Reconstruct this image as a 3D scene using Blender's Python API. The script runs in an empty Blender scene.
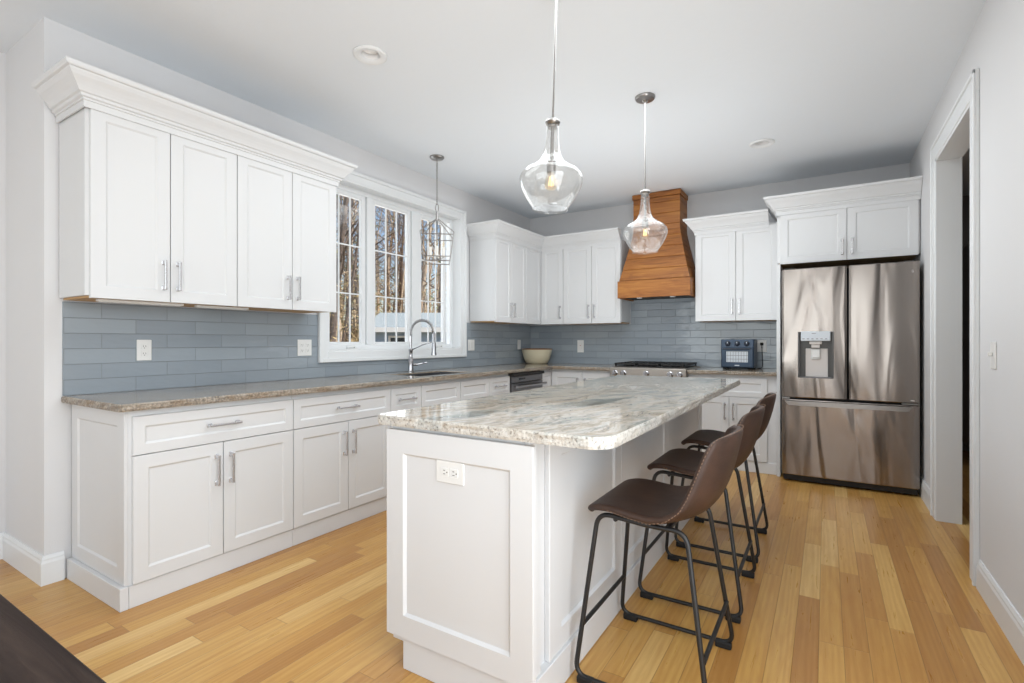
import bpy, bmesh, math, random
from mathutils import Vector, Matrix, noise
random.seed(7)
C = bpy.context.scene.collection
SC = bpy.context.scene
PI = math.pi

# ------------------------------------------------------------------ camera
cam = bpy.data.cameras.new('camera'); co = bpy.data.objects.new('camera', cam); C.objects.link(co)
co.location = (3.245, -5.674, 1.188); co.rotation_euler = (PI/2, 0, 0.5559)
cam.sensor_width = 36; cam.lens = 505.16/1024*36; cam.clip_start = .02; cam.clip_end = 300
SC.camera = co
# ------------------------------------------------------------------ world, lights, exposure
W = bpy.data.worlds.new('sky'); SC.world = W; W.use_nodes = True
wn = W.node_tree.nodes; wl_ = W.node_tree.links
sky = wn.new('ShaderNodeTexSky'); sky.sky_type = 'NISHITA'; sky.sun_disc = False
sky.sun_elevation = math.radians(50); sky.sun_rotation = math.radians(80)
wn['Background'].inputs[1].default_value = .16
wl_.new(sky.outputs[0], wn['Background'].inputs[0])
SC.view_settings.view_transform = 'Standard'; SC.view_settings.look = 'None'
SC.view_settings.gamma = 1; SC.view_settings.use_curve_mapping = False
SC.view_settings.exposure = -0.03
def lamp(name, typ, loc, rot, energy, col=(1,1,1), size=None, sy=None, spread=None):
    l = bpy.data.lights.new(name, typ); l.energy = energy; l.color = col
    if typ == 'AREA':
        l.shape = 'RECTANGLE'; l.size = size; l.size_y = sy
        if spread: l.spread = spread
    o = bpy.data.objects.new(name, l); C.objects.link(o); o.location = loc; o.rotation_euler = rot
    return o
sun = lamp('sun', 'SUN', (20, 4, 26), (0, 0, 0), 7.5, (1, .95, .87)); sun.data.angle = .01
sun.rotation_euler = Vector((-.62, -.12, -.77)).to_track_quat('-Z', 'Y').to_euler()
# daylight through the windows of the dining end of the room, behind the camera
DAY = (.93, .972, 1)
lamp('dining_window_daylight', 'AREA', (1.7, -8.85, 1.45), (math.radians(90), 0, 0), 64, DAY, 3.4, 2.2)
lamp('side_window_daylight', 'AREA', (3.80, -5.6, 1.35), (math.radians(90), 0, math.radians(90)), 88, DAY, 2.6, 2.2)
lamp('kitchen_window_daylight', 'AREA', (-1.1, -2.31, 1.95), (math.radians(90), 0, math.radians(-90)), 45, (.94, .975, 1), 2.4, 2.0)
# unseen fill lamps, added to even out the brightness of the rooms
lamp('dining_up_fill', 'AREA', (2.2, -6.6, .95), (math.radians(180), 0, 0), 6, DAY, 3.2, 2.6)  # added fill facing up, brightens the dining ceiling
lamp('kitchen_up_fill', 'AREA', (1.95, -1.85, 1.0), (math.radians(180), 0, 0), 22, DAY, 1.8, 1.5)  # added fill facing up above the island, lifts the kitchen ceiling
lamp('kitchen_down_fill', 'AREA', (2.0, -2.7, 2.745), (0, 0, 0), 40, DAY, 1.6, 2.4)  # added fill panel facing down; the recessed fixtures themselves stay unlit
lamp('hall_fill', 'AREA', (5.0, -.6, 2.7), (0, 0, 0), 5, (1, .96, .9), .4, .4)  # added fill so the hall does not render black
lamp('cooktop_down_fill', 'AREA', (2.3, -1.7, 2.745), (0, 0, 0), 10, DAY, 2.0, 1.0)  # added fill panel facing down, brightens the back of the kitchen

# ------------------------------------------------------------------ materials
def lin(c):
    return tuple((x/255/12.92 if x/255 <= .04045 else ((x/255+.055)/1.055)**2.4) for x in c) + (1,)
class NT:
    def __init__(s, name):
        s.m = bpy.data.materials.new(name); s.m.use_nodes = True
        s.t = s.m.node_tree; s.b = s.t.nodes['Principled BSDF']; s.out = s.t.nodes['Material Output']
    def n(s, typ, **k):
        nd = s.t.nodes.new(typ)
        for a, v in k.items():
            if a.startswith('i'):
                key = a[1:]
                key = int(key) if key.isdigit() else key.replace('_', ' ')
                if isinstance(v, bpy.types.NodeSocket): s.t.links.new(v, nd.inputs[key])
                else: nd.inputs[key].default_value = v
            else: setattr(nd, a, v)
        return nd
    def link(s, a, b): s.t.links.new(a, b)
    def set(s, **k):
        for a, v in k.items():
            a = a.replace('_', ' ')
            if isinstance(v, bpy.types.NodeSocket): s.t.links.new(v, s.b.inputs[a])
            else: s.b.inputs[a].default_value = v
    def math(s, op, a, b=0., c=None):
        kw = dict(operation=op, i0=a, i1=b)
        if c is not None: kw['i2'] = c
        return s.n('ShaderNodeMath', **kw).outputs[0]
    def pos(s): return s.n('ShaderNodeNewGeometry').outputs['Position']
    def ramp(s, f, stops, interp='LINEAR'):
        r = s.n('ShaderNodeValToRGB', i0=f); e = r.color_ramp.elements; r.color_ramp.interpolation = interp
        while len(e) < len(stops): e.new(.5)
        for el, (p, c) in zip(e, stops):
            el.position = p; el.color = c if len(c) == 4 else lin(c)
        return r.outputs[0]
    def mix(s, f, a, b, mode='MIX'):
        m = s.n('ShaderNodeMix', data_type='RGBA', blend_type=mode)
        for i, v in ((0, f), (6, a), (7, b)):
            if isinstance(v, bpy.types.NodeSocket): s.t.links.new(v, m.inputs[i])
            else: m.inputs[i].default_value = v
        return m.outputs[2]
    def bump(s, h, d=.002, st=1.):
        b = s.n('ShaderNodeBump', iHeight=h); b.inputs['Distance'].default_value = d; b.inputs['Strength'].default_value = st
        s.t.links.new(b.outputs[0], s.b.inputs['Normal']); return b
    def noise(s, v, sc=5, det=3, rough=.5, dist=0.):
        return s.n('ShaderNodeTexNoise', iVector=v, iScale=sc, iDetail=det, iRoughness=rough, iDistortion=dist).outputs[0]
    def mapv(s, v, sc=(1,1,1), loc=(0,0,0), rot=(0,0,0)):
        return s.n('ShaderNodeMapping', iVector=v, iScale=sc, iLocation=loc, iRotation=rot).outputs[0]
def plain(name, col, rough=.5, metal=0., spec=.5, bump=None, coat=0.):
    m = NT(name); m.set(Base_Color=lin(col), Roughness=rough, Metallic=metal, Specular_IOR_Level=spec, Coat_Weight=coat)
    p = m.pos()
    nz = m.noise(p, 30, 3)
    m.set(Roughness=m.math('MULTIPLY_ADD', nz, .08, rough-.04))
    if bump: m.bump(m.noise(p, bump[0], 4), bump[1])
    return m.m
M = {}
M['wall'] = plain('wall_paint', (212, 212, 213), .85, bump=(220, .0006))
M['ceiling'] = plain('ceiling_paint', (224, 229, 234), .9, bump=(16, .0012))
M['white'] = plain('white_lacquer', (210, 211, 212), .38, spec=.4)
M['trim'] = plain('white_trim_paint', (222, 224, 225), .42, spec=.4)
M['plate'] = plain('white_plastic', (222, 222, 220), .35)
M['slot'] = plain('dark_slot', (40, 38, 36), .6)
M['chrome'] = plain('polished_chrome', (176, 176, 179), .14, 1.)
M['nickel'] = plain('brushed_nickel', (156, 154, 152), .3, 1.)
M['pull'] = plain('satin_chrome_pull', (206, 206, 208), .26, .8)
M['black'] = plain('black_powder_coat', (26, 25, 25), .42)
M['rubber'] = plain('black_rubber', (14, 14, 14), .7)
M['castiron'] = plain('cast_iron', (24, 24, 25), .55, bump=(200, .001))
M['gap'] = plain('dark_plastic', (30, 28, 27), .6)
M['recess'] = plain('dark_grey_plastic', (84, 82, 80), .35)
M['cream'] = plain('cream_ceramic', (205, 196, 170), .3)
M['rim'] = plain('brown_glaze', (132, 92, 58), .4)
M['ovenblue'] = plain('navy_enamel', (42, 60, 80), .34, .25)
M['ovenblue2'] = plain('dark_navy_plastic', (24, 34, 50), .35)
M['greydisp'] = plain('grey_display_plastic', (196, 202, 208), .3)
M['lightgrey'] = plain('light_grey_plastic', (214, 208, 204), .4)
M['shingle'] = plain('grey_shingle', (142, 152, 157), .9, bump=(40, .02))
M['siding'] = plain('pale_blue_siding', (150, 172, 200), .7)
M['tanwood'] = plain('raw_maple', (186, 150, 105), .6)
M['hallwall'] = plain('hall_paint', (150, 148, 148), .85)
M['candle'] = plain('candle_sleeve', (235, 232, 225), .5)
M['glassdark'] = plain('dark_window', (30, 34, 42), .1)

def floor_mat():
    m = NT('oak_strip_floor'); p = m.pos()
    s = m.n('ShaderNodeSeparateXYZ', iVector=p)
    pw = .0826
    u = m.math('DIVIDE', s.outputs[0], pw); row = m.math('FLOOR', u)
    r1 = m.n('ShaderNodeTexWhiteNoise', noise_dimensions='1D', iW=row).outputs[0]
    v = m.math('DIVIDE', m.math('MULTIPLY_ADD', r1, 7.3, s.outputs[1]), m.math('MULTIPLY_ADD', r1, .7, .65)); col = m.math('FLOOR', v)
    cv = m.n('ShaderNodeCombineXYZ', i0=row, i1=col)
    wn_ = m.n('ShaderNodeTexWhiteNoise', noise_dimensions='2D', iVector=cv.outputs[0])
    rnd = wn_.outputs[0]
    base = m.ramp(rnd, [(0, (174, 127, 69)), (.25, (187, 141, 78)), (.55, (197, 152, 84)), (.85, (205, 164, 96)), (1, (220, 186, 124))])
    off = m.n('ShaderNodeVectorMath', operation='MULTIPLY_ADD', i0=wn_.outputs[1], i1=(13, 17, 9), i2=p).outputs[0]
    g = m.noise(m.mapv(off, (38, 2.0, 1)), 1.6, 5, .6, .9)
    g2 = m.noise(m.mapv(off, (10, 1.2, 1)), 1.2, 3, .5, 2.2)
    ring = m.n('ShaderNodeTexWave', wave_type='BANDS', bands_direction='X', iVector=m.mapv(off, (13, .55, 1)), iScale=1.0, iDistortion=16., iDetail=3., iDetail_Scale=.55).outputs[1]
    c = m.mix(m.math('MULTIPLY', m.ramp(g, [(.42, (0,0,0,1)), (.75, (1,1,1,1))]), .35), base, m.mix(1., base, lin((212, 186, 150)), 'MULTIPLY'))
    c = m.mix(m.math('MULTIPLY', ring, .22), c, m.mix(1., base, lin((205, 172, 132)), 'MULTIPLY'))
    c = m.mix(m.math('MULTIPLY', m.ramp(g2, [(.45, (0,0,0,1)), (.8, (1,1,1,1))]), .35), c, m.mix(1., base, lin((212, 180, 142)), 'MULTIPLY'))
    fu = m.math('FRACT', u); fv = m.math('FRACT', v)
    eu = m.math('MINIMUM', fu, m.math('SUBTRACT', 1., fu)); ev = m.math('MULTIPLY', m.math('MINIMUM', fv, m.math('SUBTRACT', 1., fv)), 11.)
    e = m.math('MINIMUM', eu, ev)
    gap = m.ramp(e, [(0, (0,0,0,1)), (.022, (1,1,1,1))])
    c = m.mix(m.math('MULTIPLY', m.math('SUBTRACT', 1., gap), .55), c, lin((92, 58, 30)))
    m.set(Base_Color=c, Roughness=m.math('MULTIPLY_ADD', g, .10, .24), Specular_IOR_Level=.42)
    m.bump(m.math('ADD', gap, m.math('MULTIPLY', g, .05)), .0006)
    return m.m
M['floor'] = floor_mat()

def granite_mat(name, tone):
    m = NT(name); p = m.pos()
    q = m.mapv(p, (1, 1, 1), rot=(0, 0, math.radians(14)))
    warp = m.n('ShaderNodeTexNoise', iVector=q, iScale=1.1, iDetail=3.)
    w = m.n('ShaderNodeVectorMath', operation='MULTIPLY_ADD', i0=warp.outputs[1], i1=(.55, .55, .3), i2=q).outputs[0]
    st = m.mapv(w, (5.0, 1.4, 3.0))
    a = m.noise(st, 1.7, 8, .62, .6)
    b = m.noise(m.mapv(w, (6.0, 1.2, 3), (5, 2, 1)), 2.2, 6, .6, .8)
    f = m.noise(m.mapv(w, (26, 5, 14), (1, 7, 3)), 3.0, 5, .65, .5)
    sp = m.noise(p, 95, 3, .6)
    if tone == 'island':
        c = m.ramp(a, [(.30, (96, 102, 98)), (.39, (146, 150, 144)), (.455, (190, 187, 178)), (.52, (208, 200, 187)), (.585, (166, 153, 134)), (.66, (212, 209, 202))])
        tan = m.ramp(b, [(.56, (0,0,0,1)), (.66, (1,1,1,1))]); c = m.mix(m.math('MULTIPLY', tan, .6), c, lin((160, 138, 110)))
        vein = m.ramp(m.math('ABSOLUTE', m.math('SUBTRACT', b, .475)), [(0, (1,1,1,1)), (.022, (0,0,0,1))])
        c = m.mix(m.math('MULTIPLY', vein, .6), c, lin((100, 88, 78)))
    else:
        c = m.ramp(a, [(.28, (104, 104, 100)), (.4, (150, 147, 140)), (.5, (178, 170, 158)), (.6, (158, 142, 122)), (.74, (190, 184, 174))])
        tan = m.ramp(b, [(.5, (0,0,0,1)), (.62, (1,1,1,1))]); c = m.mix(m.math('MULTIPLY', tan, .6), c, lin((140, 116, 90)))
    c = m.mix(m.math('MULTIPLY', m.ramp(f, [(.5, (0,0,0,1)), (.72, (1,1,1,1))]), .5), c, m.mix(1., c, lin((168, 160, 150)), 'MULTIPLY'))
    c = m.mix(m.math('MULTIPLY', m.ramp(f, [(.3, (1,1,1,1)), (.44, (0,0,0,1))]), .4), c, lin((226, 224, 218)))
    # the chipped rock-face edge: crystals, darker flecks
    nz = m.n('ShaderNodeSeparateXYZ', iVector=m.n('ShaderNodeNewGeometry').outputs['True Normal']).outputs[2]
    side = m.ramp(m.math('ABSOLUTE', nz), [(.55, (1,1,1,1)), (.9, (0,0,0,1))])
    ec = m.ramp(sp, [(.35, (88, 84, 80)), (.42, (176, 172, 166)), (.55, (214, 212, 207)), (.68, (196, 193, 187))]) if tone == 'island' else \
         m.ramp(sp, [(.35, (46, 38, 32)), (.46, (104, 88, 72)), (.57, (150, 136, 118)), (.7, (188, 180, 168))])
    c = m.mix(m.math('MULTIPLY', side, .6), c, ec)
    m.set(Base_Color=c, Roughness=m.math('MULTIPLY_ADD', side, .3, .07), Specular_IOR_Level=.5)
    m.bump(m.math('MULTIPLY', m.noise(p, 60, 4, .6), side), .006)
    return m.m
M['granite'] = granite_mat('island_granite', 'island'); M['granite2'] = granite_mat('perimeter_granite', 'run')

def tile_mat(name, axis):
    m = NT(name); s = m.n('ShaderNodeSeparateXYZ', iVector=m.pos())
    hz = s.outputs['XYZ'.index(axis)]
    v = m.n('ShaderNodeCombineXYZ', i0=m.math('ADD', hz, 4.556 if axis == 'Y' else .02), i1=m.math('SUBTRACT', s.outputs[2], .9155)).outputs[0]
    b = m.n('ShaderNodeTexBrick', offset=.5, offset_frequency=2, squash=1., iVector=v, iColor1=(0,0,0,1), iColor2=(1,1,1,1), iMortar=(.5,.5,.5,1), iScale=1., iMortar_Size=.0016, iMortar_Smooth=.1, iBias=0., iBrick_Width=.3105, iRow_Height=.0785)
    c = m.ramp(b.outputs[0], [(0, (138, 147, 155)), (1, (150, 159, 166))])
    c = m.mix(b.outputs[1], c, lin((120, 127, 133)))
    wav = m.noise(m.mapv(m.pos(), (1, 1, 2.5)), 7, 2)
    m.set(Base_Color=c, Roughness=m.math('MULTIPLY_ADD', b.outputs[1], .4, .11), Specular_IOR_Level=.6)
    m.bump(m.math('ADD', m.math('MULTIPLY', m.math('SUBTRACT', 1., b.outputs[1]), .4), m.math('ADD', m.math('MULTIPLY', wav, .8), m.math('MULTIPLY', b.outputs[0], .0))), .004)
    return m.m
M['tileY'] = tile_mat('blue_grey_tile_side', 'Y'); M['tileX'] = tile_mat('blue_grey_tile_rear', 'X')

def wood_mat(name, dark, midc, light, sc=(3, 3, 26), rough=.5, spec=.5):
    m = NT(name); p = m.pos()
    a = m.noise(m.mapv(p, sc), 1.0, 6, .62, 1.2); b = m.noise(m.mapv(p, tuple(x*.45 for x in sc), (3, 1, 2)), 1.0, 3, .5, .6)
    k = m.noise(p, 7, 2)
    s = m.n('ShaderNodeSeparateXYZ', iVector=p)
    c = m.ramp(m.math('ADD', m.math('MULTIPLY', a, .6), m.math('MULTIPLY', b, .4)), [(.3, dark), (.48, midc), (.68, light)])
    c = m.mix(m.math('MULTIPLY', m.ramp(k, [(.62, (0,0,0,1)), (.78, (1,1,1,1))]), .45), c, lin(dark))
    m.set(Base_Color=c, Roughness=rough, Specular_IOR_Level=spec); m.bump(a, .0015)
    return m.m
M['hood'] = wood_mat('stained_pine', (88, 48, 16), (142, 86, 32), (172, 114, 50), (2.6, 2.6, 30))
M['table'] = wood_mat('dark_walnut', (28, 20, 17), (42, 32, 28), (60, 48, 42), (2.0, 46, 20), .7, .2)

def leather():
    m = NT('brown_leather'); p = m.pos()
    a = m.noise(p, 9, 4, .6); v = m.n('ShaderNodeTexVoronoi', iVector=p, iScale=420.).outputs[0]
    m.set(Base_Color=m.ramp(a, [(.3, (46, 31, 24)), (.7, (70, 49, 38))]), Roughness=.46, Specular_IOR_Level=.4)
    m.bump(m.math('ADD', m.math('MULTIPLY', v, .5), m.noise(p, 35, 3)), .0012)
    return m.m
M['leather'] = leather()
M['stitch'] = plain('tan_thread', (132, 106, 88), .8)

def steel(name, col, rough=.24, wob=.012):
    m = NT(name); p = m.pos()
    a = m.noise(m.mapv(p, (3.2, .6, .55)), 1.6, 1.5, .45, .9); f = m.noise(m.mapv(p, (400, 400, 2)), 1., 2)
    m.set(Base_Color=lin(col), Metallic=1., Roughness=m.math('MULTIPLY_ADD', f, .06, rough))
    m.set(Anisotropic=.5)
    m.bump(a, wob)
    return m.m
M['steel'] = steel('brushed_stainless', (154, 146, 140), .2, .02); M['steel2'] = steel('range_stainless', (166, 160, 154), .3, .0)
M['steeldark'] = plain('grey_stainless', (122, 122, 125), .3, .9)

def glass_mat(name, base=.04, edge=.7, seeds=False, tint=(1,1,1,1)):
    m = NT(name); t = m.t; t.nodes.remove(m.b)
    tr = m.n('ShaderNodeBsdfTransparent'); tr.inputs[0].default_value = tint
    gl = m.n('ShaderNodeBsdfGlossy'); gl.inputs['Roughness'].default_value = .03
    lw = m.n('ShaderNodeLayerWeight'); lw.inputs[0].default_value = .35
    f = m.math('MULTIPLY_ADD', m.math('POWER', lw.outputs['Facing'], 2.2), edge, base)
    if seeds:
        p = m.pos(); v = m.n('ShaderNodeTexVoronoi', iVector=p, iScale=95.).outputs[0]
        sd = m.ramp(v, [(.10, (1,1,1,1)), (.2, (0,0,0,1))])
        f = m.math('ADD', f, m.math('MULTIPLY', sd, .35))
        b = m.n('ShaderNodeBump', iHeight=m.math('ADD', sd, m.noise(p, 14, 2))); b.inputs['Distance'].default_value = .002
        t.links.new(b.outputs[0], gl.inputs['Normal'])
    mx = m.n('ShaderNodeMixShader', i0=f, i1=tr.outputs[0], i2=gl.outputs[0])
    if seeds:
        df = m.n('ShaderNodeBsdfTranslucent'); df.inputs[0].default_value = (.9, .9, .9, 1); d2 = m.n('ShaderNodeBsdfDiffuse'); d2.inputs[0].default_value = (.9, .9, .9, 1)
        dd_ = m.n('ShaderNodeMixShader', i0=.5, i1=df.outputs[0], i2=d2.outputs[0])
        mx = m.n('ShaderNodeMixShader', i0=m.math('MULTIPLY_ADD', sd, .30, .055), i1=mx.outputs[0], i2=dd_.outputs[0])
    t.links.new(mx.outputs[0], m.out.inputs[0]); return m.m
M['pane'] = glass_mat('window_glass', .03, .5)
M['seeded'] = glass_mat('seeded_glass', .10, .85, True, (.95, .95, .94, 1))
M['bulbglass'] = glass_mat('bulb_glass', .05, .6, False, (1, .93, .82, 1))
def emit(name, col, st):
    m = NT(name); m.set(Base_Color=lin(col), Emission_Color=lin(col), Emission_Strength=st); return m.m
M['filament'] = emit('warm_filament', (255, 216, 164), 1.6)
M['lens'] = plain('frosted_lens', (238, 238, 238), .4)
def bark(name, a, b):
    m = NT(name); p = m.pos(); n_ = m.noise(m.mapv(p, (6, 6, 1.2)), 2, 5, .6)
    m.set(Base_Color=m.ramp(n_, [(.3, a), (.7, b)]), Roughness=.9); return m.m
M['bark'] = bark('grey_bark', (58, 50, 46), (120, 104, 92)); M['bark2'] = bark('tan_bark', (128, 108, 90), (210, 190, 166))
def litter():
    m = NT('woodland_litter'); p = m.pos()
    a = m.noise(p, 1.2, 6, .7); m.set(Base_Color=m.ramp(a, [(.3, (90, 74, 54)), (.5, (156, 134, 102)), (.7, (132, 128, 74))]), Roughness=1.); return m.m
M['litter'] = litter()
def leafm(name, cs):
    m = NT(name); r = m.n('ShaderNodeTexNoise', iVector=m.pos(), iScale=2.5, iDetail=4.).outputs[0]
    m.set(Base_Color=m.ramp(r, [(.3, cs[0]), (.5, cs[1]), (.7, cs[2])]), Roughness=.9); return m.m
M['brush'] = leafm('dry_brush', ((84, 66, 48), (190, 166, 128), (132, 126, 74)))
M['needles'] = leafm('pine_needles', ((52, 66, 34), (104, 112, 58), (150, 146, 84)))

# ------------------------------------------------------------------ mesh helpers
WL = {}
def wloc(o): return WL.get(o.name, Vector((0, 0, 0)))
def obj(name, bm, mat, parent=None, loc=None, smooth=False):
    """links bm (built in world coordinates) as ONE mesh object; children share their thing's origin"""
    L = wloc(parent) if parent else Vector(loc or (0, 0, 0))
    bmesh.ops.translate(bm, verts=bm.verts, vec=-L)
    bmesh.ops.recalc_face_normals(bm, faces=bm.faces)
    me = bpy.data.meshes.new(name); bm.to_mesh(me); bm.free()
    me.materials.append(M[mat] if isinstance(mat, str) else mat)
    if smooth:
        for p in me.polygons: p.use_smooth = True
        if smooth is not True: me.set_sharp_from_angle(angle=math.radians(smooth))
    o = bpy.data.objects.new(name, me); C.objects.link(o)
    if parent: o.parent = parent
    else: o.location = L
    WL[o.name] = L
    return o
def thing(name, label, cat, loc, group=None):
    o = bpy.data.objects.new(name, None); C.objects.link(o); o.location = loc; o.empty_display_size = .1
    WL[o.name] = Vector(loc); return tag(o, label, cat, group)
def tag(o, label, cat, group=None, kind=None):
    o['label'] = label; o['category'] = cat
    if group: o['group'] = group
    if kind: o['kind'] = kind
    return o
def struct(name, bm, mat, parent=None, smooth=False):
    o = obj(name, bm, mat, parent, None, smooth)
    if not parent: o['kind'] = 'structure'
    return o
def B(): return bmesh.new()
def box(bm, x0, x1, y0, y1, z0, z1, bev=0., seg=1):
    r = bmesh.ops.create_cube(bm, size=1.)
    vs = r['verts']
    for v in vs:
        v.co = Vector(((x0+x1)/2+v.co.x*(x1-x0), (y0+y1)/2+v.co.y*(y1-y0), (z0+z1)/2+v.co.z*(z1-z0)))
    if bev:
        es = list({e for v in vs for e in v.link_edges})
        bmesh.ops.bevel(bm, geom=es, offset=bev, segments=seg, affect='EDGES', profile=.5)
    return bm
def bx(*a, **k): return box(B(), *a, **k)
def frame_of(face, plane):
    """local (u,v,n) -> world for a front: 'x+' faces +x at x=plane (u along y); 'y-' faces -y (u along x); 'y+', 'x-'"""
    if face == 'x+': return lambda u, v, n: Vector((plane+n, u, v))
    if face == 'x-': return lambda u, v, n: Vector((plane-n, u, v))
    if face == 'y-': return lambda u, v, n: Vector((u, plane-n, v))
    return lambda u, v, n: Vector((u, plane+n, v))
def shaker(bm, F, u0, u1, v0, v1, t=.02, st=.058, rec=.007, sl=.009):
    """a framed front with a recessed flat panel, one mesh"""
    st = min(st, (u1-u0)*.3, (v1-v0)*.3)
    e = .0015
    def ring(i, n): return [bm.verts.new(F(u, v, n)) for u, v in ((u0+i, v0+i), (u1-i, v0+i), (u1-i, v1-i), (u0+i, v1-i))]
    rs = [ring(0, 0), ring(0, t-e), ring(e, t), ring(st, t), ring(st+sl, t-rec)]
    for a, b in zip(rs, rs[1:]):
        for k in range(4): bm.faces.new((a[k], a[(k+1) % 4], b[(k+1) % 4], b[k]))
    bm.faces.new(rs[-1]); bm.faces.new(rs[0])
    return bm
def pull(bm, F, u, v, L, vertical, n0=.02):
    """square-section bar pull on two flared posts"""
    h = L/2; w = .0055
    def bb(ua, ub, va, vb, na, nb):
        a = F(ua, va, na); b = F(ub, vb, nb)
        box(bm, min(a.x, b.x), max(a.x, b.x), min(a.y, b.y), max(a.y, b.y), min(a.z, b.z), max(a.z, b.z), .0015)
    for s in (-1, 1):
        c = s*(h-.010)
        if vertical:
            bb(u-w, u+w, v+c-.009, v+c+.009, n0, n0+.026); bb(u-w-.003, u+w+.003, v+c-.012, v+c+.012, n0, n0+.004)
        else:
            bb(u+c-.009, u+c+.009, v-w, v+w, n0, n0+.026); bb(u+c-.012, u+c+.012, v-w-.003, v+w+.003, n0, n0+.004)
    if vertical: bb(u-w, u+w, v-h, v+h, n0+.024, n0+.034)
    else: bb(u-h, u+h, v-w, v+w, n0+.024, n0+.034)
    return bm
def sweep(bm, pts, r, n=10, closed=False, up=None):
    pts = [Vector(p) for p in pts]; N = len(pts); rings = []
    prev = None
    for i, p in enumerate(pts):
        if closed: d = (pts[(i+1) % N]-pts[i-1])
        else: d = pts[min(i+1, N-1)]-pts[max(i-1, 0)]
        d.normalize()
        if prev is None:
            a = Vector((0, 0, 1)) if abs(d.z) < .9 else Vector((1, 0, 0))
            x = d.cross(a).normalized()
        else: x = (prev-d*prev.dot(d)).normalized()
        prev = x; y = d.cross(x)
        rr = r[i] if isinstance(r, (list, tuple)) else r
        rings.append([bm.verts.new(p+(x*math.cos(k*2*PI/n)+y*math.sin(k*2*PI/n))*rr) for k in range(n)])
    m = N if closed else N-1
    for i in range(m):
        a, b = rings[i], rings[(i+1) % N]
        off = 0
        if closed and i == N-1:   # match the twist
            off = min(range(n), key=lambda o: (a[0].co-b[o].co).length)
        for k in range(n): bm.faces.new((a[k], a[(k+1) % n], b[(k+1+off) % n], b[(k+off) % n]))
    if not closed: bm.faces.new(rings[0]); bm.faces.new(rings[-1])
    return bm
def fillet(pts, r, closed=False, n=6):
    pts = [Vector(p) for p in pts]; N = len(pts); out = []
    for i, p in enumerate(pts):
        if not closed and i in (0, N-1): out.append(p); continue
        a = (pts[i-1]-p); b = (pts[(i+1) % N]-p); rr = min(r, a.length*.45, b.length*.45)
        a.normalize(); b.normalize(); A = p+a*rr; Bq = p+b*rr
        for k in range(n+1):
            t = k/n; out.append(A*(1-t)**2+p*2*t*(1-t)+Bq*t*t)
    return out
def lathe(bm, prof, cx, cy, n=32, sx=1., sy=1., cap=True):
    rings = []
    for r, z in prof: rings.append([bm.verts.new((cx+r*sx*math.cos(2*PI*k/n), cy+r*sy*math.sin(2*PI*k/n), z)) for k in range(n)])
    for a, b in zip(rings, rings[1:]):
        for k in range(n): bm.faces.new((a[k], a[(k+1) % n], b[(k+1) % n], b[k]))
    if cap: bm.faces.new(rings[0]); bm.faces.new(rings[-1])
    return bm
def prism(bm, poly, z0, z1):
    a = [bm.verts.new((x, y, z0)) for x, y in poly]; b = [bm.verts.new((x, y, z1)) for x, y in poly]
    bm.faces.new(a); bm.faces.new(b)
    for k in range(len(poly)): bm.faces.new((a[k], a[(k+1) % len(poly)], b[(k+1) % len(poly)], b[k]))
    return bm
def profile_run(bm, path, prof):
    """sweeps (out, z) profile along a plan path with mitred corners; out is to the right of travel"""
    P_ = [Vector(p) for p in path]; rings = []
    for i, p in enumerate(P_):
        d0 = (P_[i]-P_[i-1]).normalized() if i > 0 else None
        d1 = (P_[i+1]-P_[i]).normalized() if i < len(P_)-1 else None
        nrm = lambda d: Vector((d.y, -d.x))
        if d0 is None: m = nrm(d1)
        elif d1 is None: m = nrm(d0)
        else:
            m = nrm(d0)+nrm(d1); m = m/m.dot(nrm(d1))
        rings.append([bm.verts.new((p.x+m.x*o, p.y+m.y*o, z)) for o, z in prof])
    k_ = len(prof)
    for a, b in zip(rings, rings[1:]):
        for k in range(k_): bm.faces.new((a[k], a[(k+1) % k_], b[(k+1) % k_], b[k]))
    bm.faces.new(rings[0]); bm.faces.new(rings[-1])
    return bm

# ------------------------------------------------------------------ room shell
H = 2.774; XR = 3.877; YW = -4.784; XL = -.59; YB = -9.0
struct('floor', bx(XL-.15, 6.2, YB-.15, 2.2, -.1, 0), 'floor')
# ceiling, open where the recessed lights sit
holes = [(1.105, -3.715), (2.812, -1.191)]
xs = sorted([XL-.15, 6.2]+[h[0]+s*.05 for h in holes for s in (-1, 1)]); ys = sorted([YB-.15, 2.2]+[h[1]+s*.05 for h in holes for s in (-1, 1)])
bm = B()
for i in range(len(xs)-1):
    for j in range(len(ys)-1):
        mx, my = (xs[i]+xs[i+1])/2, (ys[j]+ys[j+1])/2
        if any(abs(mx-h[0]) < .04 and abs(my-h[1]) < .04 for h in holes): continue
        box(bm, xs[i], xs[i+1], ys[j], ys[j+1], H, H+.06)
bmesh.ops.remove_doubles(bm, verts=bm.verts, dist=1e-5)
box(bm, XL-.15, 6.2, YB-.15, 2.2, H+.14, H+.2)
struct('ceiling', bm, 'ceiling')
# left wall with the window opening (jamb faces are part of the wall)
WY0, WY1, WZ0, WZ1 = -3.14, -1.488, 1.112, 2.472
bm = B()
box(bm, -.15, 0, YW, WY0, 0, H); box(bm, -.15, 0, WY1, .15, 0, H); box(bm, -.15, 0, WY0, WY1, 0, WZ0); box(bm, -.15, 0, WY0, WY1, WZ1, H)
struct('wall_left', bm, 'wall')
struct('wall_return', bx(XL-.15, -.15, YW, YW+.15, 0, H), 'wall')
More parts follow.
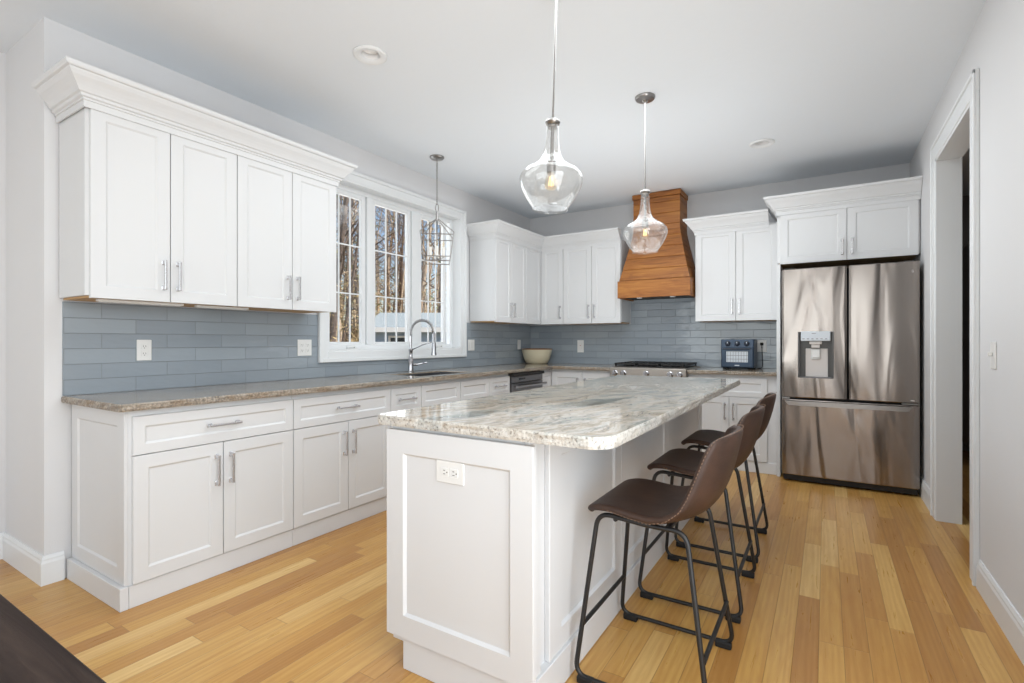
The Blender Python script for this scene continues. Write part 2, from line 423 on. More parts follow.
# dining end: side wall, rear wall with a wide window, all behind or beside the camera
struct('wall_dining', bx(XL-.15, XL, YB, YW, 0, H), 'wall')
struct('wall_back', bx(-.15, XR+.15, 0, .15, 0, H), 'wall')
bm = B(); box(bm, XL-.15, 0.0, YB-.15, YB, 0, H); box(bm, 3.4, XR+.15, YB-.15, YB, 0, H); box(bm, 0, 3.4, YB-.15, YB, 0, .35); box(bm, 0, 3.4, YB-.15, YB, 2.55, H)
struct('wall_rear', bm, 'wall')
DY0, DY1, DZ = -2.30, -1.33, 2.40
SY0, SY1 = -7.0, -4.2
bm = B()
box(bm, XR, XR+.11, DY1, 2.2, 0, H); box(bm, XR, XR+.11, DY0, DY1, DZ, H); box(bm, XR, XR+.11, SY1, DY0, 0, H)
box(bm, XR, XR+.13, YB, SY0, 0, H); box(bm, XR, XR+.13, SY0, SY1, 2.45, H); box(bm, XR, XR+.13, SY0, SY1, 0, .25)
struct('wall_right', bm, 'wall')
# pantry hall beyond the doorway
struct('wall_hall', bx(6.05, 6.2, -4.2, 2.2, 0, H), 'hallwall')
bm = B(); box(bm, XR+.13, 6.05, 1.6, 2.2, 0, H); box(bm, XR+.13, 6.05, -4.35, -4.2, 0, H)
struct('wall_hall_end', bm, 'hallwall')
t = thing('pantry_cabinet', 'grey tall cabinet glimpsed through the doorway', 'cabinet', (5.2, .6, 0))
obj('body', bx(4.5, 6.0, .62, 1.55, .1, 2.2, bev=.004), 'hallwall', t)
F = frame_of('y-', .62)
for u0, u1 in ((4.51, 5.245), (5.255, 5.99)):
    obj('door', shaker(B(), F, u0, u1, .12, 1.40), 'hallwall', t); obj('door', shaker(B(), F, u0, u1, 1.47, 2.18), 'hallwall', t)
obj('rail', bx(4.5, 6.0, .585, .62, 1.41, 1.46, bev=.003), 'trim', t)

# baseboards with a stepped top
BP = [(0, 0), (.016, 0), (.016, .105), (.012, .118), (.012, .126), (.006, .14), (0, .14)]
def baseboard(name, path): struct(name, profile_run(B(), path, BP), 'trim')
baseboard('baseboard_left', [(XL, YB), (XL, YW), (0, YW), (0, -4.71)])
baseboard('baseboard_right', [(XR, -2.425), (XR, SY1+.1)])
baseboard('baseboard_fridge', [(XR, -.60), (XR, DY1+.10)])
# doorway casing and jambs
bm = B()
JP = [(0, 0), (.020, 0), (.024, .02), (.018, .07), (.024, .095), (.02, .105), (0, .105)]
def casing_x(bm, x, s, y0, y1, z1):
    """casing on a wall face at x, projecting by s, round an opening y0..y1 up to z1"""
    for (a, b, c, d) in ((y0-.11, y0, 0, z1), (y1, y1+.11, 0, z1)):
        lo, hi = sorted((x, x+s*.018)); box(bm, lo, hi, a, b, c, d, .003)
    lo, hi = sorted((x, x+s*.018)); box(bm, lo, hi, y0-.11, y1+.11, z1, z1+.11, .003)
    for (a, b) in ((y0-.11, y0-.09), (y1+.09, y1+.11)):
        lo, hi = sorted((x+s*.016, x+s*.026)); box(bm, lo, hi, a, b, 0, z1+.11, .003)
    lo, hi = sorted((x+s*.016, x+s*.026)); box(bm, lo, hi, y0-.11, y1+.11, z1+.09, z1+.11, .003)
casing_x(bm, XR, -1, DY0, DY1, DZ)
box(bm, XR-.012, XR+.12, DY0-.002, DY0+.018, 0, DZ); box(bm, XR-.012, XR+.12, DY1-.018, DY1+.002, 0, DZ); box(bm, XR-.012, XR+.12, DY0, DY1, DZ-.018, DZ+.002)
struct('door_1', bm, 'trim')

# ------------------------------------------------------------------ kitchen window
bm = B()
def picture_frame(bm, y0, y1, z0, z1, w, x0, x1, bev=.003):
    box(bm, x0, x1, y0-w, y0, z0-w, z1+w, bev); box(bm, x0, x1, y1, y1+w, z0-w, z1+w, bev)
    box(bm, x0, x1, y0, y1, z0-w, z0, bev); box(bm, x0, x1, y0, y1, z1, z1+w, bev)
picture_frame(bm, WY0, WY1, WZ0, WZ1, .070, .0095, .024)
picture_frame(bm, WY0-.055, WY1+.055, WZ0-.055, WZ1+.055, .028, .0095, .034)
picture_frame(bm, WY0+.012, WY1-.012, WZ0+.012, WZ1-.012, .012, -.10, .02, 0)      # jamb liner
wroot = struct('window_1', bm, 'trim')
struct('window_frame', picture_frame_bm := (lambda b: (picture_frame(b, WY0+.05, WY1-.05, WZ0+.05, WZ1-.05, .05, -.14, -.085), b)[1])(B()), 'trim', wroot)
sashes = [(-3.055, -2.712), (-2.557, -2.160), (-1.967, -1.635)]
GZ0, GZ1 = 1.185, 2.385
bm = B()
for a, b in ((-2.712+.05, -2.557-.05), (-2.160+.05, -1.967-.05)): box(bm, -.14, -.08, a, b, WZ0+.05, WZ1-.05, .003)
struct('mullion', bm, 'trim', wroot)
for y0, y1 in sashes:
    bm = B(); picture_frame(bm, y0, y1, GZ0, GZ1, .042, -.132, -.094, .004)
    sash = struct('sash', bm, 'trim', wroot)
    struct('pane', bx(-.116, -.112, y0-.004, y1+.004, GZ0-.004, GZ1+.004), 'pane', sash)
    bm = B()
    for k in (1, 2):
        y = y0+(y1-y0)*k/3; box(bm, -.1115, -.101, y-.005, y+.005, GZ0, GZ1)
        z = GZ0+(GZ1-GZ0)*k/3; box(bm, -.1115, -.102, y0, y1, z-.005, z+.005)
    struct('muntins', bm, 'trim', sash)
for yc in (-2.835, -1.72):
    bm = B(); box(bm, -.088, -.062, yc-.05, yc+.05, 1.112, 1.136, .006, 2); sweep(bm, fillet([(-.07, yc+.02, 1.136), (-.05, yc+.02, 1.150), (-.05, yc-.07, 1.145)], .01), .006, 8)
    struct('crank_handle', bm, 'plate', wroot, True)
# rear dining windows (behind the camera)
bm = B(); 
for a in (0, 1.12, 2.25, 3.33): box(bm, a, a+.07, YB-.12, YB-.04, .35, 2.55, .004)
box(bm, 0, 3.4, YB-.12, YB-.04, .35, .42, .004); box(bm, 0, 3.4, YB-.12, YB-.04, 2.48, 2.55, .004)
struct('window_2', bm, 'trim')
bm = B()
for a in (SY0, -5.635, SY1-.07): box(bm, XR+.02, XR+.1, a, a+.07, .25, 2.45, .004)
box(bm, XR+.02, XR+.1, SY0, SY1, .25, .32, .004); box(bm, XR+.02, XR+.1, SY0, SY1, 2.38, 2.45, .004)
struct('window_3', bm, 'trim')

# ------------------------------------------------------------------ tile backsplashes
bm = B()
TX0, TX1 = .0005, .009
box(bm, TX0, TX1, -4.715, WY0-.085, .916, 1.388); box(bm, TX0, TX1, WY0-.085, WY1+.085, .916, WZ0-.085); box(bm, TX0, TX1, WY1+.085, -.010, .916, 1.388)
tag(obj('tile_backsplash', bm, 'tileY', None, (0, -2.4, .916)), 'blue-grey glass subway tile splashback along the window wall', 'backsplash')
bm = B()
box(bm, .0005, 1.338, -.009, -.0005, .916, 1.388); box(bm, 1.338, 2.112, -.009, -.0005, .916, 1.80); box(bm, 2.112, 2.872, -.009, -.0005, .916, 1.388)
tag(obj('tile_backsplash', bm, 'tileX', None, (1.4, 0, .916)), 'blue-grey glass subway tile splashback behind the cooktop', 'backsplash')

# ------------------------------------------------------------------ base cabinets
ZD0, ZS, ZT = .105, .677, .852     # door bottom, split, top of fronts
G = .0022
def base_cab(label, face, plane, u0, u1, drawers, doors, depth, hand=(), dhand='c', skirt=True, group=None):
    """face plane of the body; drawers/doors are lists of (u0,u1[,handle side])"""
    F = frame_of(face, plane); c = F((u0+u1)/2, 0, -depth/2)
    t = thing('base_cabinet', label, 'cabinet', c, group)
    def BX(b, ua, ub, va, vb, na, nb, bev=.001):
        a = F(ua, va, na); d = F(ub, vb, nb)
        return box(b, min(a.x, d.x), max(a.x, d.x), min(a.y, d.y), max(a.y, d.y), min(a.z, d.z), max(a.z, d.z), bev)
    obj('body', BX(B(), u0+.0005, u1-.0005, .095, .8815, -depth, 0), 'white', t)
    if skirt: obj('skirting', BX(B(), u0+.0005, u1-.0005, 0, .10, -depth, .010, .002), 'white', t)
    for d in drawers:
        o = obj('drawer', shaker(B(), F, d[0]+G, d[1]-G, ZS+G, ZT, st=.045), 'white', t)
        if d[2]: obj('handle', pull(B(), F, (d[0]+d[1])/2, (ZS+ZT)/2+.004, min(.160, (d[1]-d[0])*.52), False), 'pull', o)
    for d in doors:
        top = ZS if drawers else ZT
        o = obj('door', shaker(B(), F, d[0]+G, d[1]-G, ZD0, top-G), 'white', t)
        if d[2]:
            uu = d[0]+.036 if d[2] == 'a' else d[1]-.036
            obj('handle', pull(B(), F, uu, top-.137, .155, True), 'pull', o)
    return t
BX0 = .61
t = base_cab('white base cabinet with wide drawer at the open end of the window run', 'x+', BX0, -4.668, -3.8595, [(-4.657, -3.8595, 1)], [(-4.657, -4.259, 'b'), (-4.259, -3.8595, 'a')], .598)
obj('end_panel', shaker(B(), frame_of('y-', -4.668), .016, .609, .102, .880, t=.014, st=.07), 'white', t)
obj('skirting', bx(.018, .620, -4.702, -4.6685, 0, .101, bev=.002), 'white', t)
base_cab('white base cabinet with wide drawer, left neighbour of the narrow drawer by the sink', 'x+', BX0, -3.859, -3.088, [(-3.859, -3.088, 1)], [(-3.859, -3.463, 'b'), (-3.463, -3.088, 'a')], .598)
base_cab('white narrow drawer cabinet just left of the sink cabinet', 'x+', BX0, -3.0875, -2.7715, [(-3.0875, -2.7715, 1)], [(-3.0875, -2.7715, 'b')], .598)
t = thing('sink_cabinet', 'white sink cabinet with two plain fronts below the window', 'cabinet', (.3, -2.31, 0))
bm = B(); box(bm, .012, BX0, -2.7705, -1.8555, .095, .65); box(bm, .55, BX0, -2.7705, -1.8555, .65, .8815); box(bm, .012, .55, -2.7705, -2.75, .65, .8815); box(bm, .012, .55, -1.876, -1.8555, .65, .8815)
obj('body', bm, 'white', t); obj('skirting', bx(.012, BX0+.010, -2.7705, -1.8555, 0, .10, bev=.002), 'white', t)
F = frame_of('x+', BX0)
for a, b, k in ((-2.771, -2.287, 'b'), (-2.287, -1.855, 'a')):
    obj('false_front', shaker(B(), F, a+G, b-G, ZS+G, ZT, st=.045), 'white', t)
    o = obj('door', shaker(B(), F, a+G, b-G, ZD0, ZS-G), 'white', t); obj('handle', pull(B(), F, (b-.036 if k == 'b' else a+.036), ZS-.137, .155, True), 'pull', o)
base_cab('white narrow drawer cabinet between the sink cabinet and the built-in oven', 'x+', BX0, -1.855, -1.5025, [(-1.855, -1.5025, 1)], [(-1.855, -1.5025, 'a')], .598)
# corner cabinet: plain filler on the side run, one door on the rear run
t = thing('corner_cabinet', 'white corner base cabinet where the two worktops meet', 'cabinet', (.4, -.4, 0))
bm = B(); prism(bm, [(.012, -.855), (BX0, -.855), (BX0, -.61), (1.003, -.61), (1.003, -.012), (.012, -.012)], .095, .8815)
obj('body', bm, 'white', t); bm = B(); prism(bm, [(.012, -.855), (BX0+.010, -.855), (BX0+.010, -.620), (1.003, -.620), (1.003, -.012), (.012, -.012)], 0, .0945); obj('skirting', bm, 'white', t)
obj('filler_panel', shaker(B(), frame_of('x+', BX0), -.853, -.634, ZD0, ZT, st=.045), 'white', t)
F = frame_of('y-', -.61)
o = obj('door', shaker(B(), F, .634, 1.003-G, ZD0, ZT), 'white', t); obj('handle', pull(B(), F, 1.003-.05, ZT-.137, .155, True), 'pull', o)
base_cab('white base cabinet between the corner and the cooktop', 'y-', -.61, 1.0035, 1.3420, [], [(1.0035, 1.3420, 'a')], .598)
t = base_cab('white low cabinet directly under the gas cooktop', 'y-', -.61, 1.3425, 2.1125, [], [], .598)
# shorten the cooktop base so the cooktop drops in
for o in list(t.children):
    if o.name.startswith('body'):
        for v in o.data.vertices:
            if v.co.z > .5: v.co.z = .775
F = frame_of('y-', -.61)
for z0, z1 in ((ZD0, .43), (.434, .765)):
    o = obj('drawer', shaker(B(), F, 1.3445, 2.1105, z0, z1), 'white', t); obj('handle', pull(B(), F, 1.727, (z0+z1)/2, .2, False), 'pull', o)
base_cab('white base cabinet with wide drawer between cooktop and refrigerator', 'y-', -.61, 2.113, 2.874, [(2.113, 2.80, 0)], [(2.113, 2.482, 'b'), (2.482, 2.80, 'a')], .598)
# built-in undercounter oven
t = thing('undercounter_oven', 'grey undercounter oven with a steel bar handle beside the corner', 'oven', (.35, -1.18, 0))
obj('body', bx(.05, .612, -1.499, -.858, .30, .8815, bev=.002), 'gap', t)
obj('drawer_base', bx(.012, .609, -1.5, -.857, .095, .296, bev=.002), 'white', t)
obj('skirting', bx(.012, .620, -1.5, -.857, 0, .0945, bev=.002), 'white', t)
obj('door', bx(.614, .648, -1.492, -.865, .32, .775, bev=.004, seg=2), 'steeldark', t)
obj('glass', bx(.6485, .651, -1.44, -.92, .38, .66, bev=.001), 'glassdark', t)
obj('control_panel', bx(.614, .646, -1.492, -.865, .781, .842, bev=.003), 'steeldark', t)
obj('display', bx(.6465, .648, -1.36, -1.24, .805, .822), 'glassdark', t)
obj('top_vent', bx(.612, .668, -1.495, -.862, .846, .874, bev=.003), 'gap', t)
bm = B(); sweep(bm, [(.695, -1.48, .745), (.695, -.875, .745)], .013, 12)
for y in (-1.44, -.915): box(bm, .648, .697, y-.012, y+.012, .735, .755, .002)
obj('handle', bm, 'chrome', t, smooth=40)

# ------------------------------------------------------------------ perimeter worktops and sink
def slab(bm, poly, z0, z1, rough=.0):
    prism(bm, poly, z0, z1)
    return bm
def wob_edge(pts, closed=True, amp=.004, step=.03):
    out = []
    N = len(pts)
    for i in range(N):
        a = Vector(pts[i]); b = Vector(pts[(i+1) % N]); n = max(1, int((b-a).length/step))
        for k in range(n):
            p = a.lerp(b, k/n); out.append((p.x, p.y))
    return out
def stone(bm, poly, z0, z1, rough_test=None, amp=.006, ease=.006):
    """slab with an eased, lightly chipped edge on the sides where rough_test(x, y) holds"""
    def lvl(z, inset, a):
        r = []
        N = len(poly)
        cx = sum(p[0] for p in poly)/N; cy = sum(p[1] for p in poly)/N
        for i, (x, y) in enumerate(poly):
            p0 = Vector(poly[i-1]); p1 = Vector(poly[(i+1) % N]); d = (p1-p0); nrm = Vector((d.y, -d.x)); 
            if nrm.length: nrm.normalize()
            o = -inset
            if rough_test and rough_test(x, y): o += a*(noise.noise(Vector((x*14, y*14, z*45))) - .2)
            r.append(bm.verts.new((x+nrm.x*o, y+nrm.y*o, z)))
        return r
    h = z1-z0
    rs = [lvl(z0, ease*.6, 0), lvl(z0+h*.25, 0, amp), lvl(z0+h*.5, 0, amp), lvl(z0+h*.8, 0, amp), lvl(z1, ease, 0)]
    for a, b in zip(rs, rs[1:]):
        for k in range(len(poly)): bm.faces.new((a[k], a[(k+1) % len(poly)], b[(k+1) % len(poly)], b[k]))
    bm.faces.new(rs[0]); bm.faces.new(rs[-1])
    return bm
Z0, Z1 = .8825, .9155
SX0, SX1, SY0_, SY1_ = .19, .545, -2.68, -2.02        # sink cut-out
# the worktop is a U round the sink, joined into one mesh
def rect(x0, x1, y0, y1): return [(x0, y0), (x1, y0), (x1, y1), (x0, y1)]
XE = .667
bm = B()
stone(bm, wob_edge([(.0105, -4.722), (XE-.012, -4.722), (XE, -4.710), (XE, SY0_), (.0105, SY0_)]), Z0, Z1, lambda x, y: x > .655 or y < -4.715)
stone(bm, wob_edge([(SX1, SY0_), (XE, SY0_), (XE, SY1_), (SX1, SY1_)]), Z0, Z1, lambda x, y: x > .64, ease=.0)
stone(bm, wob_edge(rect(.0105, SX0, SY0_, SY1_)), Z0, Z1, ease=0)
stone(bm, wob_edge([(.0105, SY1_), (XE, SY1_), (XE, -.667), (1.3415, -.667), (1.3415, -.0105), (.0105, -.0105)]), Z0, Z1, lambda x, y: (x > .64 and y < -.675) or (y < -.64 and x > .675))
tag(obj('worktop', bm, 'granite2', None, (.3, -2.4, .88)), 'brown-grey granite worktop running under the window and round the corner', 'worktop')
bm = B(); stone(bm, wob_edge(rect(2.1135, 2.874, -.667, -.0105)), Z0, Z1, lambda x, y: y < -.64)
tag(obj('worktop', bm, 'granite2', None, (2.5, -.3, .88)), 'short brown-grey granite worktop under the toaster oven', 'worktop')
t = thing('sink', 'undermount steel kitchen sink under the window', 'sink', (.36, -2.35, .68))
bm = B()
a = [(SX0+.002, SY0_+.002), (SX1-.002, SY0_+.002), (SX1-.002, SY1_-.002), (SX0+.002, SY1_-.002)]
box(bm, a[0][0], a[1][0], a[0][1], a[2][1], .672, .678); 
for (x0, x1, y0, y1) in ((SX0+.002, SX0+.006, SY0_+.002, SY1_-.002), (SX1-.006, SX1-.002, SY0_+.002, SY1_-.002), (SX0+.002, SX1-.002, SY0_+.002, SY0_+.006), (SX0+.002, SX1-.002, SY1_-.006, SY1_-.002)): box(bm, x0, x1, y0, y1, .672, .905)
obj('basin', bm, 'steeldark', t)
obj('drain', lathe(B(), [(.045, .6785), (.045, .682), (.03, .682), (.02, .680)], .36, -2.35, 24), 'chrome', t, smooth=40)
# spring pull-down faucet
FX, FY = .135, -2.36
t = thing('kitchen_faucet', 'chrome spring-neck faucet with pull-down sprayer at the sink', 'faucet', (FX, FY, .9155))
obj('base', lathe(B(), [(.030, .916), (.030, .924), (.024, .93), (.022, 1.03), (.016, 1.04), (.016, 1.10), (.019, 1.105), (.019, 1.125), (.011, 1.13), (.011, 1.24)], FX, FY, 24), 'chrome', t, smooth=40)
dv = Vector((.93, .37)).normalized()
def fp(s, z): return Vector((FX+dv.x*s, FY+dv.y*s, z))
arc = [fp(0, 1.235)]+[fp(.105-.105*math.cos(a*PI/12), 1.27+.105*math.sin(a*PI/12)) for a in range(0, 11)]+[fp(.208, 1.25)]
obj('hose', sweep(B(), arc, .008, 10), 'nickel', t, smooth=True)
L_ = []; nseg = 260
def along(pts, t_):
    f = t_*(len(pts)-1); i = min(int(f), len(pts)-2); return pts[i].lerp(pts[i+1], f-i)
for i in range(nseg+1):
    tt = i/nseg; p = along(arc, tt); d = (along(arc, min(1, tt+.01))-along(arc, max(0, tt-.01))).normalized()
    s_ = Vector((-dv.y, dv.x, 0)); n_ = d.cross(s_); a = tt*2*PI*34
    L_.append(p+(s_*math.cos(a)+n_*math.sin(a))*.0125)
obj('spring', sweep(B(), L_, .0022, 5), 'chrome', t, smooth=True)
sp = fp(.212, 0)
obj('sprayer', lathe(B(), [(.011, 1.262), (.014, 1.25), (.014, 1.19), (.019, 1.17), (.020, 1.10), (.024, 1.08), (.024, 1.068), (.018, 1.066)], sp.x, sp.y, 20), 'chrome', t, smooth=40)
bm = B(); sweep(bm, [fp(.012, 1.115), fp(.10, 1.155), fp(.195, 1.185)], .005, 8); obj('support_arm', bm, 'chrome', t, smooth=True)
bm = B(); sweep(bm, [(FX+.02, FY+.01, .985), (FX+.05, FY+.035, .985)], .012, 12); sweep(bm, [(FX+.045, FY+.03, .985), (FX+.075, FY+.075, .995), (FX+.085, FY+.115, 1.002)], .006, 8); obj('lever', bm, 'chrome', t, smooth=40)

# ------------------------------------------------------------------ upper cabinets
UZ0, UZ1 = 1.392, 2.292
def upper_cab(label, face, plane, u0, u1, doors, depth, z0=UZ0, z1=UZ1, hz=.137, name='wall_cabinet', bottom=True):
    F = frame_of(face, plane); c = F((u0+u1)/2, z0, -depth/2)
    t = thing(name, label, 'cabinet', c)
    def BX(b, ua, ub, va, vb, na, nb, bev=.001):
        a = F(ua, va, na); d = F(ub, vb, nb)
        return box(b, min(a.x, d.x), max(a.x, d.x), min(a.y, d.y), max(a.y, d.y), min(a.z, d.z), max(a.z, d.z), bev)
    obj('body', BX(B(), u0+.0005, u1-.0005, z0+.012, z1+.02, -depth, 0), 'white', t)
    if bottom: obj('bottom_panel', BX(B(), u0+.016, u1-.016, z0+.002, z0+.0115, -depth+.004, -.004, 0), 'tanwood', t)
    for d in doors:
        o = obj('door', shaker(B(), F, d[0]+G, d[1]-G, z0, z1), 'white', t)
        if d[2]:
            uu = d[0]+.034 if d[2] == 'a' else d[1]-.034
            obj('handle', pull(B(), F, uu, z0+hz, .150 if z1-z0 > .6 else .13, True), 'pull', o)
    return t
UP = .325
t1 = upper_cab('white two-door wall cabinet at the open end above the tile', 'x+', UP, -4.7305, -4.0255, [(-4.716, -4.377, 'b'), (-4.377, -4.0255, 'a')], .313)
t2 = upper_cab('white two-door wall cabinet next to the window, left side', 'x+', UP, -4.025, -3.322, [(-4.025, -3.669, 'b'), (-3.669, -3.324, 'a')], .313)
upper_cab('white narrow-doored wall cabinet between window and corner', 'x+', UP, -1.325, -.6905, [(-1.320, -1.006, 'b'), (-1.006, -.6905, 'a')], .313)
t = thing('corner_wall_cabinet', 'white corner wall cabinet above the cream bowl', 'cabinet', (.3, -.3, UZ0))
bm = B(); prism(bm, [(.0125, -.690), (UP, -.690), (UP, -UP), (.636, -UP), (.636, -.0125), (.0125, -.0125)], UZ0+.004, UZ1+.02); obj('body', bm, 'white', t)
obj('side_front', shaker(B(), frame_of('x+', UP), -.690+G, -.347, UZ0, UZ1), 'white', t)
o = obj('door', shaker(B(), frame_of('y-', -UP), .347, .636-G, UZ0, UZ1), 'white', t); obj('handle', pull(B(), frame_of('y-', -UP), .636-.036, UZ0+.137, .15, True), 'pull', o)
upper_cab('white two-door wall cabinet to the left of the wooden hood', 'y-', -UP, .6365, 1.337, [(.6365, .993, 'b'), (.993, 1.335, 'a')], .313)
upper_cab('white two-door wall cabinet between hood and refrigerator', 'y-', -UP, 2.118, 2.8735, [(2.120, 2.50, 'b'), (2.50, 2.872, 'a')], .313)
t = upper_cab('white over-refrigerator cabinet with a tall side panel', 'y-', -.62, 2.876, 3.8745, [(2.900, 3.394, 'b'), (3.394, 3.864, 'a')], .61, 1.868, 2.315, .11, 'refrigerator_cabinet')
obj('side_panel', bx(2.876, 2.906, -.66, -.012, 0, 1.866, bev=.001), 'white', t)

# crown mouldings
def crown_prof(z):
    return [(0, z-.02), (.007, z-.02), (.007, z+.010), (.013, z+.012), (.013, z+.020), (.022, z+.024), (.024, z+.036), (.033, z+.040), (.036, z+.047), (.044, z+.060),
            (.056, z+.076), (.070, z+.092), (.080, z+.108), (.082, z+.114), (.092, z+.117), (.096, z+.124), (.098, z+.138), (0, z+.138)]
def crown(label, path, z): 
    bm = B(); profile_run(bm, path, crown_prof(z)); c = path[len(path)//2]
    tag(obj('crown_moulding', bm, 'white', None, (c[0], c[1], z)), label, 'moulding')
crown('white stepped crown moulding on the cabinets left of the window', [(.0125, -3.3225), (.346, -3.3225), (.346, -4.7225), (.0125, -4.7225)][::-1], UZ1+.0005) if False else None
def crown2(label, path, z): crown(label, path, z)
# travel direction keeps "out" on the right-hand side
crown2('white stepped crown moulding on the cabinets left of the window', [(.0125, -4.735), (.346, -4.735), (.346, -3.3215), (.0125, -3.3215)], UZ1-.003)
crown2('white stepped crown moulding round the inside corner to the hood', [(.0125, -1.3255), (.346, -1.3255), (.346, -.346), (1.3375, -.346), (1.3375, -.40)][:4], UZ1-.01)
crown2('white crown moulding over the cabinet right of the hood', [(2.1175, -.0125), (2.1175, -.346), (2.79, -.346)], UZ1-.01)
crown2('white raised crown moulding over the refrigerator cabinet', [(2.8755, -.012), (2.8755, -.641), (3.8745, -.641)], 2.318)
# slim light bars below the end cabinet
for (x0, x1, y0, y1, lab) in ((.24, .275, -4.66, -4.28, 'white slim light bar below the end wall cabinet'), (.22, .25, -4.20, -3.9, 'white slim light bar below the wall cabinet seam, further along')):
    t = thing('light_bar', lab, 'light', ((x0+x1)/2, (y0+y1)/2, UZ0-.012))
    obj('housing', bx(x0, x1, y0, y1, UZ0-.010, UZ0+.0015, bev=.002), 'plate', t); obj('lens', bx(x0+.006, x1-.006, y0+.01, y1-.01, UZ0-.012, UZ0-.0105), 'lens', t)

# ------------------------------------------------------------------ wooden hood
t = thing('range_hood', 'stained wood plank range hood flaring out above the cooktop', 'range hood', (1.727, -.25, 1.64))
HX0, HX1 = 1.352, 2.104
def hp(z):
    if z >= 2.37: return 1.472, 1.965, .325
    k = ((2.37-z)/(2.37-1.83)); k = k**1.12
    return 1.472+(HX0+.012-1.472)*k, 1.965+(HX1-.012-1.965)*k, .325+(.475-.325)*k
bm = B(); zz = [1.832]; 
while zz[-1] < 2.70: zz.append(min(zz[-1]+.118, 2.715))
zz[-1] = 2.715
for a, b in zip(zz, zz[1:]):
    sub = [a, a+.004]+[a+(b-a)*k/4 for k in (1, 2, 3)]+[b-.004, b]
    rings = []
    for i, z in enumerate(sub):
        x0, x1, d = hp(z); e = .006 if i in (0, len(sub)-1) else 0
        rings.append([bm.verts.new(v) for v in ((x0+e, -.010, z), (x1-e, -.010, z), (x1-e, -d+e, z), (x0+e, -d+e, z))])
    for r0, r1 in zip(rings, rings[1:]):
        for k in range(4): bm.faces.new((r0[k], r0[(k+1) % 4], r1[(k+1) % 4], r1[k]))
    bm.faces.new(rings[0]); bm.faces.new(rings[-1])
obj('shroud', bm, 'hood', t)
bm = B(); box(bm, 1.462, 1.975, -.337, -.011, 2.716, 2.768, .003); obj('top_trim', bm, 'hood', t)
bm = B()
for (x0, x1, y0, y1) in ((HX0, HX1, -.49, -.468), (HX0, HX0+.022, -.468, -.011), (HX1-.022, HX1, -.468, -.011)): box(bm, x0, x1, y0, y1, 1.648, 1.829, .002)
box(bm, HX0+.02, HX1-.02, -.47, -.011, 1.80, 1.826)
obj('apron', bm, 'hood', t)
obj('liner', bx(HX0+.024, HX1-.024, -.465, -.012, 1.66, 1.69, bev=.003), 'gap', t)
for x in (1.55, 1.9): obj('hood_light', lathe(B(), [(.028, 1.648), (.028, 1.659), (.01, 1.659)], x, -.36, 20), 'lens', t, smooth=40)

# ------------------------------------------------------------------ cooktop
t = thing('gas_cooktop', 'stainless gas rangetop with black grates and five knobs', 'cooktop', (1.727, -.35, .78))
obj('body', bx(1.3435, 2.1115, -.665, -.06, .78, .926, bev=.003), 'steel2', t)
obj('control_panel', bx(1.3435, 2.1115, -.700, -.666, .79, .922, bev=.006, seg=2), 'steel2', t)
obj('burner_tray', bx(1.375, 2.08, -.63, -.08, .9265, .934, bev=.002), 'gap', t)
for gx0, gx1 in ((1.372, 1.604), (1.612, 1.842), (1.850, 2.083)):
    bm = B()
    for x in (gx0, gx1-.014): box(bm, x, x+.014, -.635, -.075, .948, .966, .003)
    for y in (-.635, -.42, -.30, -.089): box(bm, gx0, gx1, y, y+.014, .948, .966, .003)
    cx = (gx0+gx1)/2
    for yy in (-.52, -.36, -.19):
        for k in range(6):
            a = k*PI/3; box(bm, cx+.05*math.cos(a)-.007, cx+.05*math.cos(a)+.007, yy+.05*math.sin(a)-.03, yy+.05*math.sin(a)+.03, .950, .968, .002)
    for x in (gx0+.005, gx1-.019):
        for y in (-.63, -.09): box(bm, x, x+.014, y, y+.014, .934, .95)
    obj('grate', bm, 'castiron', t)
    for yy in (-.5, -.2): obj('burner', lathe(B(), [(.045, .9345), (.045, .944), (.03, .949), (.005, .949)], cx, yy, 20), 'castiron', t, smooth=40)
def lathe_y(bm, prof, cx, cz, n=24):
    rings = [[bm.verts.new((cx+r*math.cos(2*PI*k/n), y, cz+r*math.sin(2*PI*k/n))) for k in range(n)] for r, y in prof]
    for a, b in zip(rings, rings[1:]):
        for k in range(n): bm.faces.new((a[k], a[(k+1) % n], b[(k+1) % n], b[k]))
    bm.faces.new(rings[0]); bm.faces.new(rings[-1]); return bm
for x in (1.402, 1.492, 1.727, 1.962, 2.052):
    bm = lathe_y(B(), [(.030, -.7005), (.030, -.706), (.022, -.71), (.021, -.738), (.018, -.742)], x, .866); box(bm, x-.005, x+.005, -.748, -.735, .846, .886, .002)
    obj('knob', bm, 'chrome', t, smooth=40)

